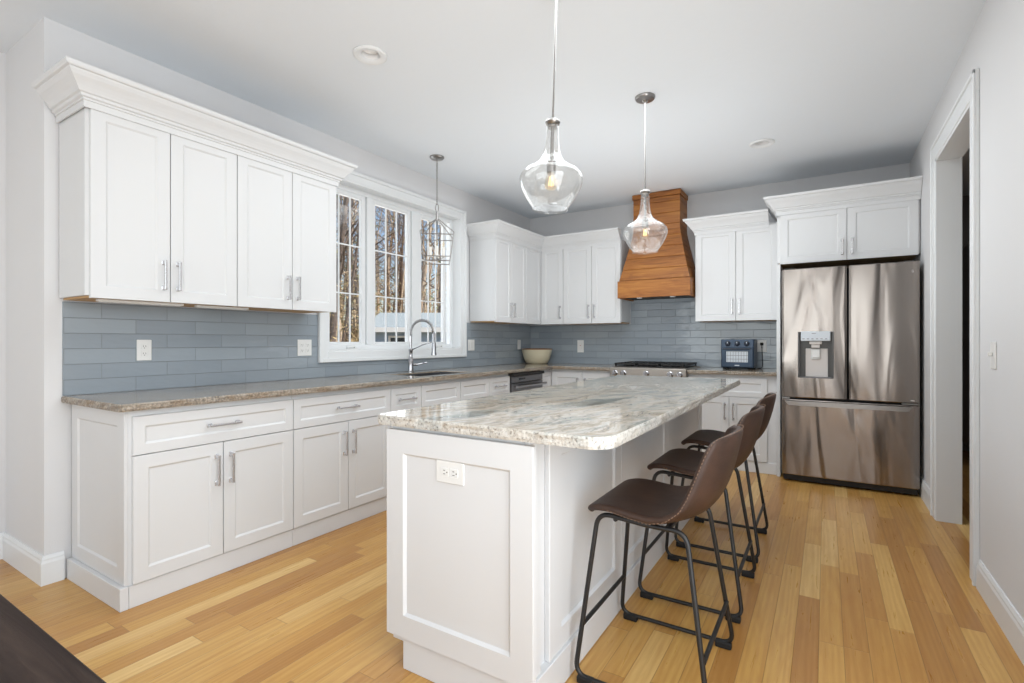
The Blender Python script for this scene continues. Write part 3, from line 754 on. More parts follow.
# ------------------------------------------------------------------ refrigerator
RX0, RX1, RY = 2.924, 3.852, -.80
t = thing('refrigerator', 'stainless French-door refrigerator with a water dispenser', 'refrigerator', (3.395, -.4, 0))
obj('body', bx(RX0+.006, RX1-.004, RY+.085, -.04, .03, 1.79, bev=.004), 'gap', t)
obj('base_grille', bx(RX0+.01, RX1-.01, RY+.04, RY+.084, .012, .062, bev=.003), 'gap', t)
for x in (RX0+.06, RX1-.08): obj('foot', lathe(B(), [(.018, 0), (.018, .012), (.012, .03)], x, RY+.10, 16), 'rubber', t)
obj('hinge_cover', bx(RX0+.02, RX0+.10, RY+.02, RY+.16, 1.791, 1.81, bev=.004), 'gap', t); obj('hinge_cover', bx(RX1-.10, RX1-.02, RY+.02, RY+.16, 1.791, 1.81, bev=.004), 'gap', t)
def fdoor(x0, x1, z0, z1, bulge=.010, hole=None, edge=.014):
    """softly bowed door front with rolled edges, optional rectangular opening"""
    bm = B()
    n = 22; xs_ = {round(x0+(x1-x0)*k/n, 5) for k in range(n+1)} | {x0+edge*.3, x0+edge, x1-edge*.3, x1-edge}
    zs_ = {z0, z0+.006, z1-.006, z1} | {round(z0+(z1-z0)*k/6, 5) for k in range(7)}
    if hole: xs_ |= {hole[0], hole[1]}; zs_ |= {hole[2], hole[3]}
    xs_ = sorted(xs_); zs_ = sorted(zs_)
    def yy(x, z):
        s = (x-x0)/(x1-x0)*2-1; y = RY-bulge*(1-s*s)
        d = min(x-x0, x1-x)
        if d < edge: y += edge*(1-math.sqrt(max(0, 1-((edge-d)/edge)**2)))
        dz = min(z-z0, z1-z)
        if dz < .006: y += .005*(1-dz/.006)
        return y
    g = [[bm.verts.new((x, yy(x, z), z)) for z in zs_] for x in xs_]
    bk = [[bm.verts.new((x, RY+.08, z)) for z in zs_] for x in xs_]
    inh = lambda i, j: hole and hole[0]-1e-6 <= (xs_[i]+xs_[i+1])/2 <= hole[1] and hole[2] <= (zs_[j]+zs_[j+1])/2 <= hole[3]
    I, J = len(xs_), len(zs_)
    for i in range(I-1):
        for j in range(J-1):
            if inh(i, j): continue
            bm.faces.new((g[i][j], g[i+1][j], g[i+1][j+1], g[i][j+1]))
            bm.faces.new((bk[i][j], bk[i+1][j], bk[i+1][j+1], bk[i][j+1]))
    for i in range(I-1):
        for j in (0, J-1): bm.faces.new((g[i][j], g[i+1][j], bk[i+1][j], bk[i][j]))
    for j in range(J-1):
        for i in (0, I-1): bm.faces.new((g[i][j], g[i][j+1], bk[i][j+1], bk[i][j]))
    if hole:
        for i in range(I-1):
            for j in range(J-1):
                if not inh(i, j): continue
                for (di, dj, a, b) in ((-1, 0, (i, j), (i, j+1)), (1, 0, (i+1, j), (i+1, j+1)), (0, -1, (i, j), (i+1, j)), (0, 1, (i, j+1), (i+1, j+1))):
                    if not inh(i+di, j+dj): bm.faces.new((g[a[0]][a[1]], g[b[0]][b[1]], bk[b[0]][b[1]], bk[a[0]][a[1]]))
    return bm
HOLE = (3.045, 3.300, .885, 1.268)
d1 = obj('door', fdoor(RX0, 3.392, .718, 1.80, hole=HOLE), 'steel', t, smooth=35)
d2 = obj('door', fdoor(3.399, RX1, .718, 1.80), 'steel', t, smooth=35)
dr = obj('freezer_drawer', fdoor(RX0, RX1, .065, .700), 'steel', t, smooth=35)
# dispenser
obj('dispenser_recess', (lambda b: (box(b, HOLE[0]+.001, HOLE[1]-.001, RY+.062, RY+.066, HOLE[2]+.001, HOLE[3]-.001), box(b, HOLE[0]+.001, HOLE[0]+.012, RY-.008, RY+.06, HOLE[2]+.001, HOLE[3]-.001), box(b, HOLE[1]-.012, HOLE[1]-.001, RY-.008, RY+.06, HOLE[2]+.001, HOLE[3]-.001), b)[-1])(B()), 'recess', d1)
obj('dispenser_back', bx(HOLE[0]+.055, HOLE[1]-.04, RY+.045, RY+.061, HOLE[2]+.008, 1.13, bev=.003), 'lightgrey', d1)
obj('dispenser_panel', bx(HOLE[0]+.022, HOLE[1]-.022, RY-.016, RY+.055, 1.192, 1.272, bev=.005, seg=2), 'greydisp', d1)
bm = B()
for k in range(6): box(bm, HOLE[0]+.034+k*.032, HOLE[0]+.05+k*.032, RY-.0175, RY-.0163, 1.207, 1.213)
box(bm, HOLE[0]+.10, HOLE[0]+.13, RY-.0175, RY-.0163, 1.252, 1.257)
obj('dispenser_marks', bm, 'steeldark', d1)
bm = B(); box(bm, 3.128, 3.218, RY-.002, RY+.05, 1.165, 1.19, .006, 2); box(bm, 3.142, 3.204, RY+.012, RY+.044, 1.135, 1.166, .004); obj('nozzle', bm, 'lightgrey', d1)
bm = B(); box(bm, 3.140, 3.205, RY+.03, RY+.043, 1.04, 1.125, .006, 2); box(bm, 3.15, 3.195, RY+.024, RY+.0305, 1.055, 1.065, .002); obj('paddle', bm, 'plate', d1)
obj('drip_tray', bx(HOLE[0]+.015, HOLE[1]-.015, RY-.004, RY+.045, HOLE[2]+.001, HOLE[2]+.010, bev=.002), 'steeldark', d1)
# drawer handle: a long flat bar with slanted ends
bm = B()
hz0, hz1 = .655, .690; hx0, hx1 = RX0+.025, RX1-.045
poly = [(hx0, hz1), (hx1, hz1), (hx1-.03, hz0), (hx0+.03, hz0)]
a = [bm.verts.new((x, RY-.050, z)) for x, z in poly]; b = [bm.verts.new((x, RY-.030, z)) for x, z in poly]
bm.faces.new(a); bm.faces.new(b)
for k in range(4): bm.faces.new((a[k], a[(k+1) % 4], b[(k+1) % 4], b[k]))
bmesh.ops.bevel(bm, geom=bm.edges[:], offset=.003, segments=2, affect='EDGES')
for x in (hx0+.05, hx1-.05): box(bm, x-.02, x+.02, RY-.032, RY-.0015, hz0+.008, hz1-.004, .002)
obj('handle', bm, 'nickel', dr)
obj('hinge_cap', bx(RX0+.004, RX0+.06, RY-.004, RY+.03, .7025, .7155, bev=.003), 'nickel', t); obj('hinge_cap', bx(RX1-.11, RX1-.006, RY-.004, RY+.03, .7025, .7155, bev=.003), 'nickel', t)
obj('badge', bx(RX1-.105, RX1-.035, RY-.0045, RY-.0015, .733, .742, bev=.001), 'lightgrey', d2)
def text(name, s, size, loc, rot, mat, parent, ext=.0006):
    cu = bpy.data.curves.new(name, 'FONT'); cu.body = s; cu.size = size; cu.extrude = ext; cu.materials.append(M[mat])
    f = bpy.data.objects.new(name, cu); C.objects.link(f); bpy.context.view_layer.update()
    me = bpy.data.meshes.new_from_object(f.evaluated_get(bpy.context.evaluated_depsgraph_get())); bpy.data.objects.remove(f)
    o = bpy.data.objects.new(name, me); C.objects.link(o); o.parent = parent; o.location = Vector(loc)-wloc(parent); o.rotation_euler = rot; return o
obj('logo_disc', lathe_y(B(), [(.0105, RY-.0015), (.0105, RY-.0045)], RX1-.085, 1.724, 20), 'plate', d2)
text('logo_lettering', 'LG', .026, (RX1-.070, RY-.0035, 1.715), (PI/2, 0, 0), 'plate', d2)

# ------------------------------------------------------------------ island
IX0, IX1, IY0, IY1 = 1.885, 2.462, -4.318, -1.745
t = thing('kitchen_island', 'white panelled kitchen island with an end outlet panel', 'island', (2.2, -3.0, 0))
obj('body', bx(IX0, IX1-.016, IY0+.001, IY1-.016, .095, .8815), 'white', t)
obj('end_panel', shaker(B(), frame_of('y-', IY0), IX0-.014, IX1+.028, .120, .868, t=.020, st=.082, rec=.010), 'white', t)
F = frame_of('x+', IX1-.016)
bm = B(); box(bm, IX1-.016, IX1+.004, IY0+.001, IY0+.075, .119, .8815, .003); box(bm, IX1-.016, IX1+.004, IY0+.135, IY0+.165, .119, .8815, .003); obj('corner_post', bm, 'white', t)
ysp = [IY0+.150, -3.485, -2.685, IY1-.005]
for a, b in zip(ysp, ysp[1:]): obj('side_panel', shaker(B(), F, a+.002, b-.002, .119, .872, t=.018, st=.075, rec=.009), 'white', t)
bm = B(); box(bm, IX0+.055, IX1+.012, IY0-.006, IY0+.012, 0, .1185, .002); box(bm, IX1-.020, IX1+.012, IY0+.0125, IY1, 0, .1185, .002); box(bm, IX0+.055, IX0+.07, IY0+.0125, IY1, 0, .094, .002)
obj('skirting', bm, 'white', t)
F = frame_of('x-', IX0)
us = [IY0+.03, -3.68, -3.04, -2.40, IY1-.02]
for k, (a, b) in enumerate(zip(us, us[1:])):
    o = obj('drawer', shaker(B(), F, a+G, b-G, ZS+G, ZT, st=.045), 'white', t); obj('handle', pull(B(), F, (a+b)/2, .765, .16, False), 'pull', o)
    for q in (0, 1):
        m_ = (a+b)/2; o = obj('door', shaker(B(), F, (a if q == 0 else m_)+G, (m_ if q == 0 else b)-G, .12, ZS-G), 'white', t)
        obj('handle', pull(B(), F, m_+(-.036 if q == 0 else .036), ZS-.137, .155, True), 'pull', o)
def rounded(x0, x1, y0, y1, rs, n=7):
    out = []
    for (cx, cy, a0, r) in ((x0, y0, PI, rs[0]), (x1, y0, 1.5*PI, rs[1]), (x1, y1, 0, rs[2]), (x0, y1, .5*PI, rs[3])):
        ox = cx+r if cx == x0 else cx-r; oy = cy+r if cy == y0 else cy-r
        for k in range(n+1):
            a = a0+k/n*PI/2; out.append((ox+r*math.cos(a), oy+r*math.sin(a)))
    return out
def densify(poly, step=.03):
    return wob_edge(poly, step=step)
bm = B(); stone(bm, densify(rounded(1.822, 2.734, -4.350, -1.730, (.03, .075, .09, .04))), .882, .918, lambda x, y: True, amp=.006, ease=.005)
tag(obj('island_worktop', bm, 'granite', None, (2.27, -3, .882)), 'cream, grey and tan veined granite island top with overhang', 'worktop')
def outlet(label, face, plane, u, v, kind='duplex', w=.072, h=.116, name='wall_outlet', cat='outlet'):
    F = frame_of(face, plane); t = thing(name, label, cat, F(u, v, 0))
    def BX(b, ua, ub, va, vb, na, nb, bev=.0):
        a = F(ua, va, na); d = F(ub, vb, nb)
        return box(b, min(a.x, d.x), max(a.x, d.x), min(a.y, d.y), max(a.y, d.y), min(a.z, d.z), max(a.z, d.z), bev)
    obj('plate', BX(B(), u-w/2, u+w/2, v-h/2, v+h/2, .0003, .006, .002), 'plate', t)
    horiz = w > h
    if kind in ('duplex', 'double'):
        cs = [(-.02, 0), (.02, 0)] if horiz else [(0, -.02), (0, .02)]
        if kind == 'double': cs = [(-.023, -.02), (-.023, .02), (.023, -.02), (.023, .02)]
        for du, dv_ in cs:
            s = obj('socket', BX(B(), u+du-.0165, u+du+.0165, v+dv_-.0145, v+dv_+.0145, .0062, .008, .0015), 'plate', t)
            b = B()
            if horiz: BX(b, u+du-.006, u+du+.002, v+dv_+.005, v+dv_+.007, .0081, .0084); BX(b, u+du-.006, u+du+.003, v+dv_-.007, v+dv_-.005, .0081, .0084); BX(b, u+du+.008, u+du+.012, v+dv_-.002, v+dv_+.002, .0081, .0084)
            else: BX(b, u+du-.007, u+du-.005, v+dv_-.002, v+dv_+.006, .0081, .0084); BX(b, u+du+.005, u+du+.007, v+dv_-.003, v+dv_+.006, .0081, .0084); BX(b, u+du-.002, u+du+.002, v+dv_-.010, v+dv_-.006, .0081, .0084)
            obj('slots', b, 'slot', s)
    if kind == 'rocker': obj('rocker', BX(B(), u-.016, u+.016, v-.033, v+.033, .0062, .009, .002), 'plate', t)
    if kind == 'tworocker':
        for d in (-.023, .023): obj('rocker', BX(B(), u+d-.016, u+d+.016, v-.033, v+.033, .0062, .009, .002), 'plate', t)
    if kind == 'toggle':
        for d in (-.0,): obj('toggle', BX(B(), u+d-.005, u+d+.005, v-.004, v+.014, .0062, .022, .002), 'plate', t)
    if kind == 'gfci':
        r = obj('socket', BX(B(), u-.0165, u+.0165, v-.034, v+.034, .0062, .008, .002), 'plate', t)
        b = B(); BX(b, u-.006, u+.006, v+.006, v+.012, .0081, .0095); obj('test_button', b, plain('red_button', (170, 40, 36), .5), r)
    return t
outlet('white duplex outlet low on the tile near the open wall end', 'x+', .009, -4.362, 1.140)
outlet('white double-gang outlet and switch plate left of the window', 'x+', .009, -3.340, 1.143, 'double', .116, .118)
outlet('white double switch plate on the tile right of the window', 'x+', .009, -1.300, 1.149, 'tworocker', .116, .118, 'switch_plate', 'switch')
outlet('white switch plate on the side tile nearest the cream bowl', 'x+', .009, -.302, 1.150, 'rocker', .072, .118, 'switch_plate', 'switch')
outlet('white outlet with a red button behind the corner worktop', 'y-', -.009, .710, 1.130, 'gfci', .085, .150)
tp = outlet('white outlet beside the refrigerator holding a black plug', 'y-', -.009, 2.697, 1.143, 'duplex', .085, .120)
outlet('white horizontal outlet in the end panel of the island', 'y-', IY0-.010, 2.164, .744, 'duplex', .118, .074)
outlet('white toggle switch plate on the right wall by the doorway', 'x-', XR, -2.655, 1.127, 'toggle', .080, .120, 'switch_plate', 'switch')

# ------------------------------------------------------------------ toaster oven, its cord, bowl
OX0, OX1, OY0, OY1, OZ = 2.372, 2.664, -.385, -.10, .9165
t = thing('toaster_oven', 'navy blue toaster oven with three knobs on the right worktop', 'toaster oven', (2.518, -.24, OZ))
obj('body', bx(OX0, OX1, OY0, OY1, OZ+.018, 1.208, bev=.008, seg=2), 'ovenblue', t)
for x in (OX0+.03, OX1-.03):
    for y in (OY0+.03, OY1-.03): obj('foot', bx(x-.018, x+.018, y-.014, y+.014, OZ, OZ+.0175, bev=.002), 'rubber', t)
F = frame_of('y-', OY0)
for x in (OX0+.062, OX0+.146, OX0+.230):
    k = obj('knob', lathe_y(B(), [(.025, OY0-.0005), (.025, OY0-.006), (.020, OY0-.008), (.018, OY0-.026), (.015, OY0-.028)], x, 1.168), 'ovenblue2', t, smooth=40)
    obj('pointer', bx(x-.002, x+.002, OY0-.0295, OY0-.0283, 1.170, 1.184), 'greydisp', k)
bm = B(); shaker(bm, F, OX0+.010, OX1-.010, OZ+.028, 1.132, t=.014, st=.036, rec=.006)
dd = obj('door', bm, 'ovenblue', t)
obj('window', bx(OX0+.050, OX1-.050, OY0-.0115, OY0-.0085, OZ+.072, 1.092), 'greydisp', dd)
bm = B()
for k in range(8): x = OX0+.062+k*.024; box(bm, x, x+.003, OY0-.0135, OY0-.012, OZ+.074, 1.090)
for z in (OZ+.10, OZ+.135): box(bm, OX0+.052, OX1-.052, OY0-.0135, OY0-.012, z, z+.004)
obj('rack', bm, 'steeldark', dd)
bm = B(); sweep(bm, [(OX0+.025, OY0-.038, 1.118), (OX1-.025, OY0-.038, 1.118)], .008, 10)
for x in (OX0+.04, OX1-.04): box(bm, x-.006, x+.006, OY0-.04, OY0-.013, 1.112, 1.124)
obj('handle', bm, 'ovenblue2', dd, smooth=40)
obj('nameplate', bx(OX0+.125, OX0+.167, OY0-.0155, OY0-.0142, OZ+.037, OZ+.046), 'greydisp', dd)
t = thing('power_cord', 'black power cord from the toaster oven to the outlet', 'cord', (2.70, -.06, .92))
bm = B(); sweep(bm, fillet([(2.697, -.032, 1.160), (2.699, -.040, 1.14), (2.703, -.035, 1.0), (2.705, -.045, .935), (2.70, -.08, .922), (2.655, -.13, .921), (2.69, -.17, .921), (2.68, -.10, .9225)], .03), .0035, 8); obj('cable', bm, 'rubber', t, smooth=True)
obj('plug', bx(2.683, 2.711, -.040, -.0175, 1.149, 1.177, bev=.005, seg=2), 'rubber', t)
t = thing('mixing_bowl', 'cream oval bowl with brown rim in the worktop corner', 'bowl', (.215, -.22, .9165))
bm = lathe(B(), [(.115, .9165), (.135, .925), (.165, .98), (.185, 1.05), (.192, 1.088), (.180, 1.088), (.172, 1.05), (.15, .985), (.12, .94), (.02, .932)], .215, -.215, 40, 1., .88); obj('body', bm, 'cream', t, smooth=50)
bm = lathe(B(), [(.190, 1.0885), (.196, 1.091), (.196, 1.098), (.190, 1.101), (.180, 1.101), (.177, 1.095), (.180, 1.0885)], .215, -.215, 40, 1., .88); obj('rim', bm, 'rim', t, smooth=50)

# ------------------------------------------------------------------ bar stools
def make_stool(cx, cy, label):
    t = thing('bar_stool', label, 'bar stool', (cx, cy, 0), 'leather bar stools along the island')
    prof = [(-.197, .578), (-.192, .594), (-.165, .606), (-.11, .603), (-.04, .593), (.03, .586), (.095, .588), (.150, .604), (.193, .640), (.222, .692), (.243, .755), (.258, .82), (.270, .872), (.272, .890)]
    hw = [.178, .192, .203, .212, .218, .222, .225, .226, .225, .220, .212, .200, .180, .152]
    NV = 16; bm = B(); g = []
    for i, ((x, z), w) in enumerate(zip(prof, hw)):
        row = []
        s = i/(len(prof)-1)
        kb = max(0, min(1, (s-.38)/.30)); kb = kb*kb*(3-2*kb)
        for j in range(NV+1):
            v = j/NV*2-1
            c = abs(v)**2.4
            dz = .010*(1-kb)*abs(v)**2*(0 if i < 3 else 1)+.045*kb*(1-kb)*4*.6*c
            dx = -.075*kb*c*(1-.35*max(0, (s-.75)/.25))
            topd = -.016*(abs(v)**3)*(1 if i == len(prof)-1 else .5 if i == len(prof)-2 else 0)
            row.append(bm.verts.new((cx+x+dx, cy+v*w, z+dz+topd)))
        g.append(row)
    for i in range(len(g)-1):
        for j in range(NV): bm.faces.new((g[i][j], g[i+1][j], g[i+1][j+1], g[i][j+1]))
    rim = [g[0][j].co.copy() for j in range(NV+1)]+[g[i][NV].co.copy() for i in range(1, len(g))]+[g[-1][j].co.copy() for j in range(NV-1, -1, -1)]+[g[i][0].co.copy() for i in range(len(g)-2, 0, -1)]
    o = obj('seat_shell', bm, 'leather', t, smooth=True)
    m = o.modifiers.new('thickness', 'SOLIDIFY'); m.thickness = .026; m.offset = 0
    m = o.modifiers.new('smooth', 'SUBSURF'); m.levels = 1; m.render_levels = 2
    # stitched seam just inside the edge of the shell
    cen = Vector((cx+.06, cy, .66)); bm = B()
    N = len(rim)
    for i in range(N):
        a = rim[i]; b = rim[(i+1) % N]
        if min(a.x, b.x) < cx-.12: continue
        L = (b-a).length; q = max(1, int(L/.011))
        for k in range(q):
            p = a.lerp(b, (k+.2)/q); r = a.lerp(b, (k+.75)/q)
            out = Vector((p.x-(cx+.02), p.y-cy, (p.z-.72)*.6)).normalized()
            sweep(bm, [p+out*.0125, r+out*.0125], .0013, 4)
    obj('stitching', bm, 'stitch', t)
    # sled frame: one closed loop of tube per side
    fr = []
    for s in (-1, 1):
        yt, yb = cy+s*.175, cy+s*.240
        yy = lambda z: yb+(yt-yb)*z/.56
        pts = [(cx-.225, yy(.012), .022), (cx+.222, yy(.012), .022), (cx+.140, yy(.56), .570), (cx+.03, yy(.56), .567), (cx-.165, yy(.57), .581)]
        L = fillet([Vector((x, y, z)) for x, y, z in pts], .05, True, 7)
        fr.append(obj('leg_frame', sweep(B(), L, .0085, 10, True), 'black', t, smooth=True))
        for x in (cx-.185, cx+.185):
            obj('rubber_foot', bx(x-.030, x+.030, yy(.012)-.0135, yy(.012)+.0135, 0, .027, bev=.006, seg=2), 'rubber', fr[-1])
    for (x0, zf) in ((cx-.2075, .19), (cx+.2005, .19)):
        y0 = .240-.065*zf/.56
        obj('footrest' if x0 < cx else 'stretcher', sweep(B(), [(x0, cy-y0, zf), (x0, cy+y0, zf)], .008, 10), 'black', t, smooth=40)
    for x in (cx-.10, cx+.08):
        obj('seat_support', sweep(B(), [(x, cy-.178, .568), (x, cy, .566), (x, cy+.178, .568)], .008, 10), 'black', t, smooth=40)
    return t
make_stool(2.722, -3.812, 'brown leather bar stool nearest the outlet end of the island')
make_stool(2.726, -3.118, 'brown leather bar stool in the middle of the row of three')
make_stool(2.722, -2.438, 'brown leather bar stool nearest the refrigerator')

# ------------------------------------------------------------------ pendants
def make_pendant(cx, cy, label, tilt=0., dz=0.):
    t = thing('glass_pendant', label, 'pendant light', (cx, cy, H), 'glass pendants above the island')
    obj('canopy', lathe(B(), [(.064, H-.0005), (.064, H-.010), (.058, H-.018), (.02, H-.024), (.010, H-.036)], cx, cy, 32), 'nickel', t, smooth=40)
    R = Matrix.Translation((cx, cy, H)) @ Matrix.Rotation(tilt, 4, Vector((-.5277, .849, 0))) @ Matrix.Translation((-cx, -cy, -H))
    def P(name, bm, mat, par, **k):
        for v in bm.verts:
            if v.co.z < 2.5: v.co.z = 2.166-(2.166-v.co.z)*.93+dz
        bmesh.ops.transform(bm, matrix=R, verts=bm.verts); return obj(name, bm, mat, par, **k)
    P('rod', sweep(B(), [(cx, cy, H-.03), (cx, cy, 2.165)], .0055, 10), 'nickel', t, smooth=40)
    P('neck_cap', lathe(B(), [(.012, 2.185), (.030, 2.176), (.034, 2.166), (.030, 2.156), (.021, 2.150), (.021, 2.138)], cx, cy, 28), 'nickel', t, smooth=40)
    gp = [(.026, 2.148), (.028, 2.10), (.032, 2.05), (.040, 2.01), (.056, 1.978), (.085, 1.955), (.118, 1.935), (.136, 1.912), (.141, 1.893), (.138, 1.868), (.126, 1.835), (.108, 1.800), (.090, 1.772), (.080, 1.760), (.078, 1.752), (.081, 1.747)]
    P('glass_shade', lathe(B(), gp, cx, cy, 48, cap=False), 'seeded', t, smooth=True)
    P('stem', sweep(B(), [(cx, cy, 2.15), (cx, cy, 1.965)], .008, 10), 'nickel', t, smooth=40)
    P('socket', lathe(B(), [(.012, 1.985), (.021, 1.98), (.021, 1.925), (.017, 1.92)], cx, cy, 24), 'nickel', t, smooth=40)
    b = P('bulb', lathe(B(), [(.013, 1.924), (.015, 1.91), (.024, 1.893), (.0285, 1.872), (.026, 1.855), (.016, 1.845), (.004, 1.842)], cx, cy, 24, cap=False), 'bulbglass', t, smooth=True)
    bm = B()
    for k in range(4):
        a = k*PI/2+.4; sweep(bm, [(cx+.006*math.cos(a), cy+.006*math.sin(a), 1.905), (cx+.010*math.cos(a), cy+.010*math.sin(a), 1.862)], .0022, 6)
    P('filament', bm, 'filament', b)
make_pendant(2.226, -3.655, 'seeded glass pendant with round neck cap, over the outlet end of the island', math.radians(1.7), -.002)
make_pendant(2.249, -2.435, 'seeded glass pendant hanging in front of the wooden hood', 0, -.010)

# lantern over the sink
LX, LY = .406, -2.326
t = thing('lantern_pendant', 'open chrome cage lantern with candle lights over the sink', 'pendant light', (LX, LY, H))
obj('canopy', lathe(B(), [(.062, H-.0005), (.062, H-.008), (.05, H-.02), (.012, H-.026), (.008, H-.036)], LX, LY, 28), 'nickel', t, smooth=40)
bm = B(); z = H-.034; k = 0
while z > 2.372:
    pts = [(LX+(.0075*math.cos(a) if k % 2 else 0), LY+(0 if k % 2 else .0075*math.cos(a)), z-.013+.013*math.sin(a)) for a in [2*PI*q/10 for q in range(10)]]
    sweep(bm, pts, .0022, 5, True); z -= .0205; k += 1
obj('chain', bm, 'nickel', t, smooth=True)
bm = B(); sweep(bm, [(LX+.016*math.cos(a), LY+.012*math.sin(a)*0, 2.335+.036*math.sin(a)) for a in [2*PI*q/16 for q in range(16)]], .004, 6, True); sweep(bm, [(LX, LY, 2.302), (LX, LY, 2.225)], [.009, .013], 10); obj('loop', bm, 'nickel', t, smooth=40)
ang = math.atan2(-3.34, 2.84)
def lc(h, k, z):
    a = ang+PI/4+k*PI/2; return Vector((LX+h*math.sqrt(2)*math.cos(a), LY+h*math.sqrt(2)*math.sin(a), z))
bm = B()
for k in range(4):
    sweep(bm, fillet([lc(.012, k, 2.235), lc(.139, k, 2.105), lc(.105, k, 1.862)], .006), .0045, 6)
    for h, z in ((.136, 2.085), (.106, 1.868), (.112, 1.905)): sweep(bm, [lc(h, k, z), lc(h, k+1, z)], .004, 6)
obj('cage', bm, 'nickel', t, smooth=40)
bm = B(); sweep(bm, [(LX, LY, 2.23), (LX, LY, 1.895)], .005, 8)
cand = [(LX+.055*math.cos(ang+k*PI/2), LY+.055*math.sin(ang+k*PI/2)) for k in range(4)]
for x, y in cand: sweep(bm, fillet([(LX, LY, 1.90), (LX*.45+x*.55, LY*.45+y*.55, 1.892), (x, y, 1.915)], .02), .0035, 6)
obj('candle_arms', bm, 'nickel', t, smooth=True)
for x, y in cand:
    c_ = obj('candle', lathe(B(), [(.020, 1.915), (.022, 1.921), (.012, 1.922), (.012, 2.0), (.005, 2.001)], x, y, 16), 'candle', t, smooth=40)
    obj('bulb', lathe(B(), [(.006, 2.0015), (.011, 2.015), (.010, 2.03), (.003, 2.052), (.0005, 2.06)], x, y, 12), 'bulbglass', c_, smooth=True)

# recessed ceiling lights
for (x, y), lab in zip(holes, ('white recessed ceiling light above the window-side aisle', 'white recessed ceiling light near the refrigerator')):
    t = thing('recessed_light', lab, 'ceiling light', (x, y, H))
    obj('trim_ring', lathe(B(), [(.049, H+.002), (.092, H-.0005), (.092, H-.006), (.084, H-.012), (.062, H-.010), (.052, H-.002), (.049, H+.02)], x, y, 40, cap=False), 'trim', t, smooth=40)
    obj('housing', lathe(B(), [(.0485, H+.001), (.0485, H+.05), (.002, H+.052)], x, y, 32, cap=False), 'lens', t, smooth=40)
    obj('lamp_face', lathe(B(), [(.040, H+.026), (.038, H+.030), (.002, H+.030)], x, y, 28), 'lens', t, smooth=40)

# ------------------------------------------------------------------ dark dining table in the near corner
t = thing('dining_table', 'dark brown wooden table with worn top, corner of it in view', 'table', (1.85, -5.9, 0))
TX, TXX, TYY, TY = .95, 2.70, -6.35, -5.396
obj('tabletop', bx(TX, TXX, TYY, TY, .712, .75, bev=.003), 'table', t)
obj('apron', (lambda b: (box(b, TX+.06, TXX-.06, TYY+.06, TYY+.08, .62, .711), box(b, TX+.06, TXX-.06, TY-.08, TY-.06, .62, .711), box(b, TX+.06, TX+.08, TYY+.08, TY-.08, .62, .711), box(b, TXX-.08, TXX-.06, TYY+.08, TY-.08, .62, .711), b)[-1])(B()), 'table', t)
for x in (TX+.09, TXX-.09):
    for y in (TYY+.09, TY-.09): obj('leg', bx(x-.035, x+.035, y-.035, y+.035, 0, .7115, bev=.004), 'table', t)

# ------------------------------------------------------------------ outside: yard, house, woods
bm = B(); n = 26
gv = [[None]*(n+1) for _ in range(n+1)]
def gz(x, y): 
    d = max(0, -x-14); return -.9+4.6*(1-math.exp(-(d/13)**1.6))+.25*noise.noise(Vector((x*.12, y*.12, 0)))
for i in range(n+1):
    for j in range(n+1):
        x = -.4-i*2.6; y = -14+j*3.2; gv[i][j] = bm.verts.new((x, y, gz(x, y)))
for i in range(n):
    for j in range(n): bm.faces.new((gv[i][j], gv[i+1][j], gv[i+1][j+1], gv[i][j+1]))
o = struct('ground', bm, 'litter', None, True)
# the house faces the window: local u along its front, w away from the window
hO = Vector((3.245, -5.674, 0)); hU = Vector((.8494, .5277, 0)); hW = Vector((-.5277, .8494, 0))
def hp_(u, w, z): return hO+hU*u+hW*w+Vector((0, 0, z))
hu0, hu1, hw0 = -6.0, 3.0, 20.0
hc = hp_(-1.0, 22.5, -1.0)
t = thing('neighbour_house', 'pale blue house with grey shingle roof beyond the window', 'house', hc)
def hbox(bm, u0, u1, w0, w1, z0, z1):
    b = bx(0, 1, 0, 1, 0, 1)
    vs = [bm.verts.new(hp_(u0+(u1-u0)*v.co.x, w0+(w1-w0)*v.co.y, z0+(z1-z0)*v.co.z)) for v in b.verts]
    for f in b.faces: bm.faces.new([vs[v.index] for v in f.verts])
    b.free(); return bm
obj('walls', hbox(B(), hu0+.3, hu1, hw0+.4, hw0+5.6, -1.2, 1.78), 'siding', t)
bm = B(); pr = [(hw0, 1.74), (hw0+3, 2.50), (hw0+6, 1.74), (hw0+6, 1.62), (hw0+3, 2.38), (hw0, 1.62)]
r0 = [bm.verts.new(hp_(hu0, w, z)) for w, z in pr]; r1 = [bm.verts.new(hp_(hu1, w, z)) for w, z in pr]
bm.faces.new(r0); bm.faces.new(r1)
for k in range(6): bm.faces.new((r0[k], r0[(k+1) % 6], r1[(k+1) % 6], r1[k]))
obj('roof', bm, 'shingle', t)
obj('fascia', hbox(B(), hu0, hu1, hw0-.04, hw0-.002, 1.56, 1.75), 'trim', t)
for u in (-4.5, -.8):
    b = B()
    for (a_, c_, d_, e_) in ((u-.48, u-.4, .2, 1.42), (u+.4, u+.48, .2, 1.42), (u-.4, u+.4, .2, .3), (u-.4, u+.4, 1.34, 1.42)): hbox(b, a_, c_, hw0+.34, hw0+.399, d_, e_)
    w_ = obj('window', b, 'trim', t); obj('pane', hbox(B(), u-.4, u+.4, hw0+.37, hw0+.395, .3, 1.34), 'glassdark', w_)
def in_house(x, y, m=0):
    q = Vector((x, y, 0))-hO; u = q.dot(hU); w = q.dot(hW)
    return u > hu0-m-.4 and u < hu1+2 and w < hw0+6.6+m

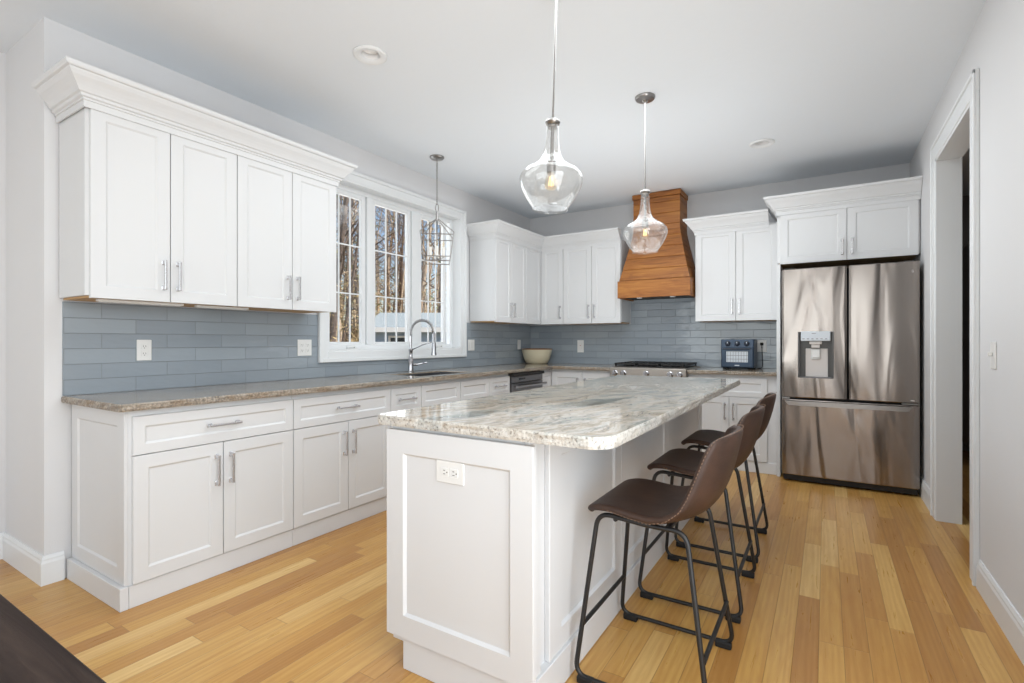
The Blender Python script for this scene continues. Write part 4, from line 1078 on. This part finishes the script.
def tree(x, y, h, r, mat, lean, seed):
    rn = random.Random(seed); z0 = gz(x, y)-.2; bm = B()
    def limb(p, d, L, r0, dep):
        pts = [p]; n_ = 7 if dep == 0 else 4; q = p.copy(); dd = d.normalized()
        for k in range(n_):
            dd = (dd+Vector((rn.uniform(-1, 1), rn.uniform(-1, 1), rn.uniform(-.2, .5)))*(.06 if dep == 0 else .22)).normalized(); q = q+dd*L/n_; pts.append(q.copy())
        sweep(bm, pts, [max(.008, r0*(1-.85*k/n_)) for k in range(n_+1)], 7 if dep == 0 else 5)
        if dep < 2:
            for k in range(10 if dep == 0 else 3):
                f = rn.uniform(.25 if dep == 0 else .3, 1); b = along(pts, f); a = rn.uniform(0, 2*PI)
                limb(b, Vector((math.cos(a), math.sin(a), rn.uniform(.2, 1.1))), L*rn.uniform(.16, .34) if dep == 0 else L*rn.uniform(.3, .6), r0*(1-.8*f)*rn.uniform(.35, .55), dep+1)
    limb(Vector((x, y, z0)), Vector((lean, rn.uniform(-.06, .06), 1)), h, r, 0)
    return tag(obj('bare_tree', bm, mat, None, (x, y, z0), True), 'bare woodland tree seen through the kitchen window', 'tree', 'woodland trees beyond the window')
cx_, cy_ = 3.245, -5.674
rn = random.Random(3)
for k in range(76):
    u = rn.uniform(326, 448); d = 17+ 30*rn.random()**.7
    a = -.5559+math.atan((u-512)/505.16); tx = cx_+d*math.sin(a); ty = cy_+d*math.cos(a)
    if tx > -7: continue
    if in_house(tx, ty, .6): continue
    tree(tx, ty, rn.uniform(9, 17), rn.uniform(.06, .17), 'bark' if rn.random() < .5 else 'bark2', rn.uniform(-.12, .12), k)
# dry brush and pine boughs that nobody could count
def scatter(name, mat, count, zr, label, cat, sz, dr):
    bm = B(); rr = random.Random(len(name))
    for k in range(count):
        u = rr.uniform(270, 500); d = rr.uniform(*dr); a = -.5559+math.atan((u-512)/505.16); x = cx_+d*math.sin(a); y = cy_+d*math.cos(a)
        if in_house(x, y, .3): continue
        z = gz(x, y)+zr[0]+(zr[1]-zr[0])*rr.random()**1.5
        p = Vector((x, y, z)); d1 = Vector((rr.uniform(-1, 1), rr.uniform(-1, 1), rr.uniform(-.4, 1))).normalized(); d2 = d1.cross(Vector((rr.uniform(-1, 1), rr.uniform(-1, 1), rr.uniform(-1, 1)))).normalized()
        s = sz*rr.uniform(.5, 1.4)
        v = [bm.verts.new(q) for q in (p, p+d1*s+d2*s*.28, p+d1*s*2, p+d1*s-d2*s*.28)]; bm.faces.new(v)
    tag(obj(name, bm, mat, None, (-20, 10, 0)), label, cat, kind='stuff')
scatter('brush', 'brush', 46000, (0, 5.0), 'tan dry brush and dead leaves filling the woods', 'brush', .085, (19, 46))
scatter('pine_foliage', 'needles', 5000, (0, 9), 'sparse olive pine foliage among the bare trees', 'foliage', .11, (20, 44))
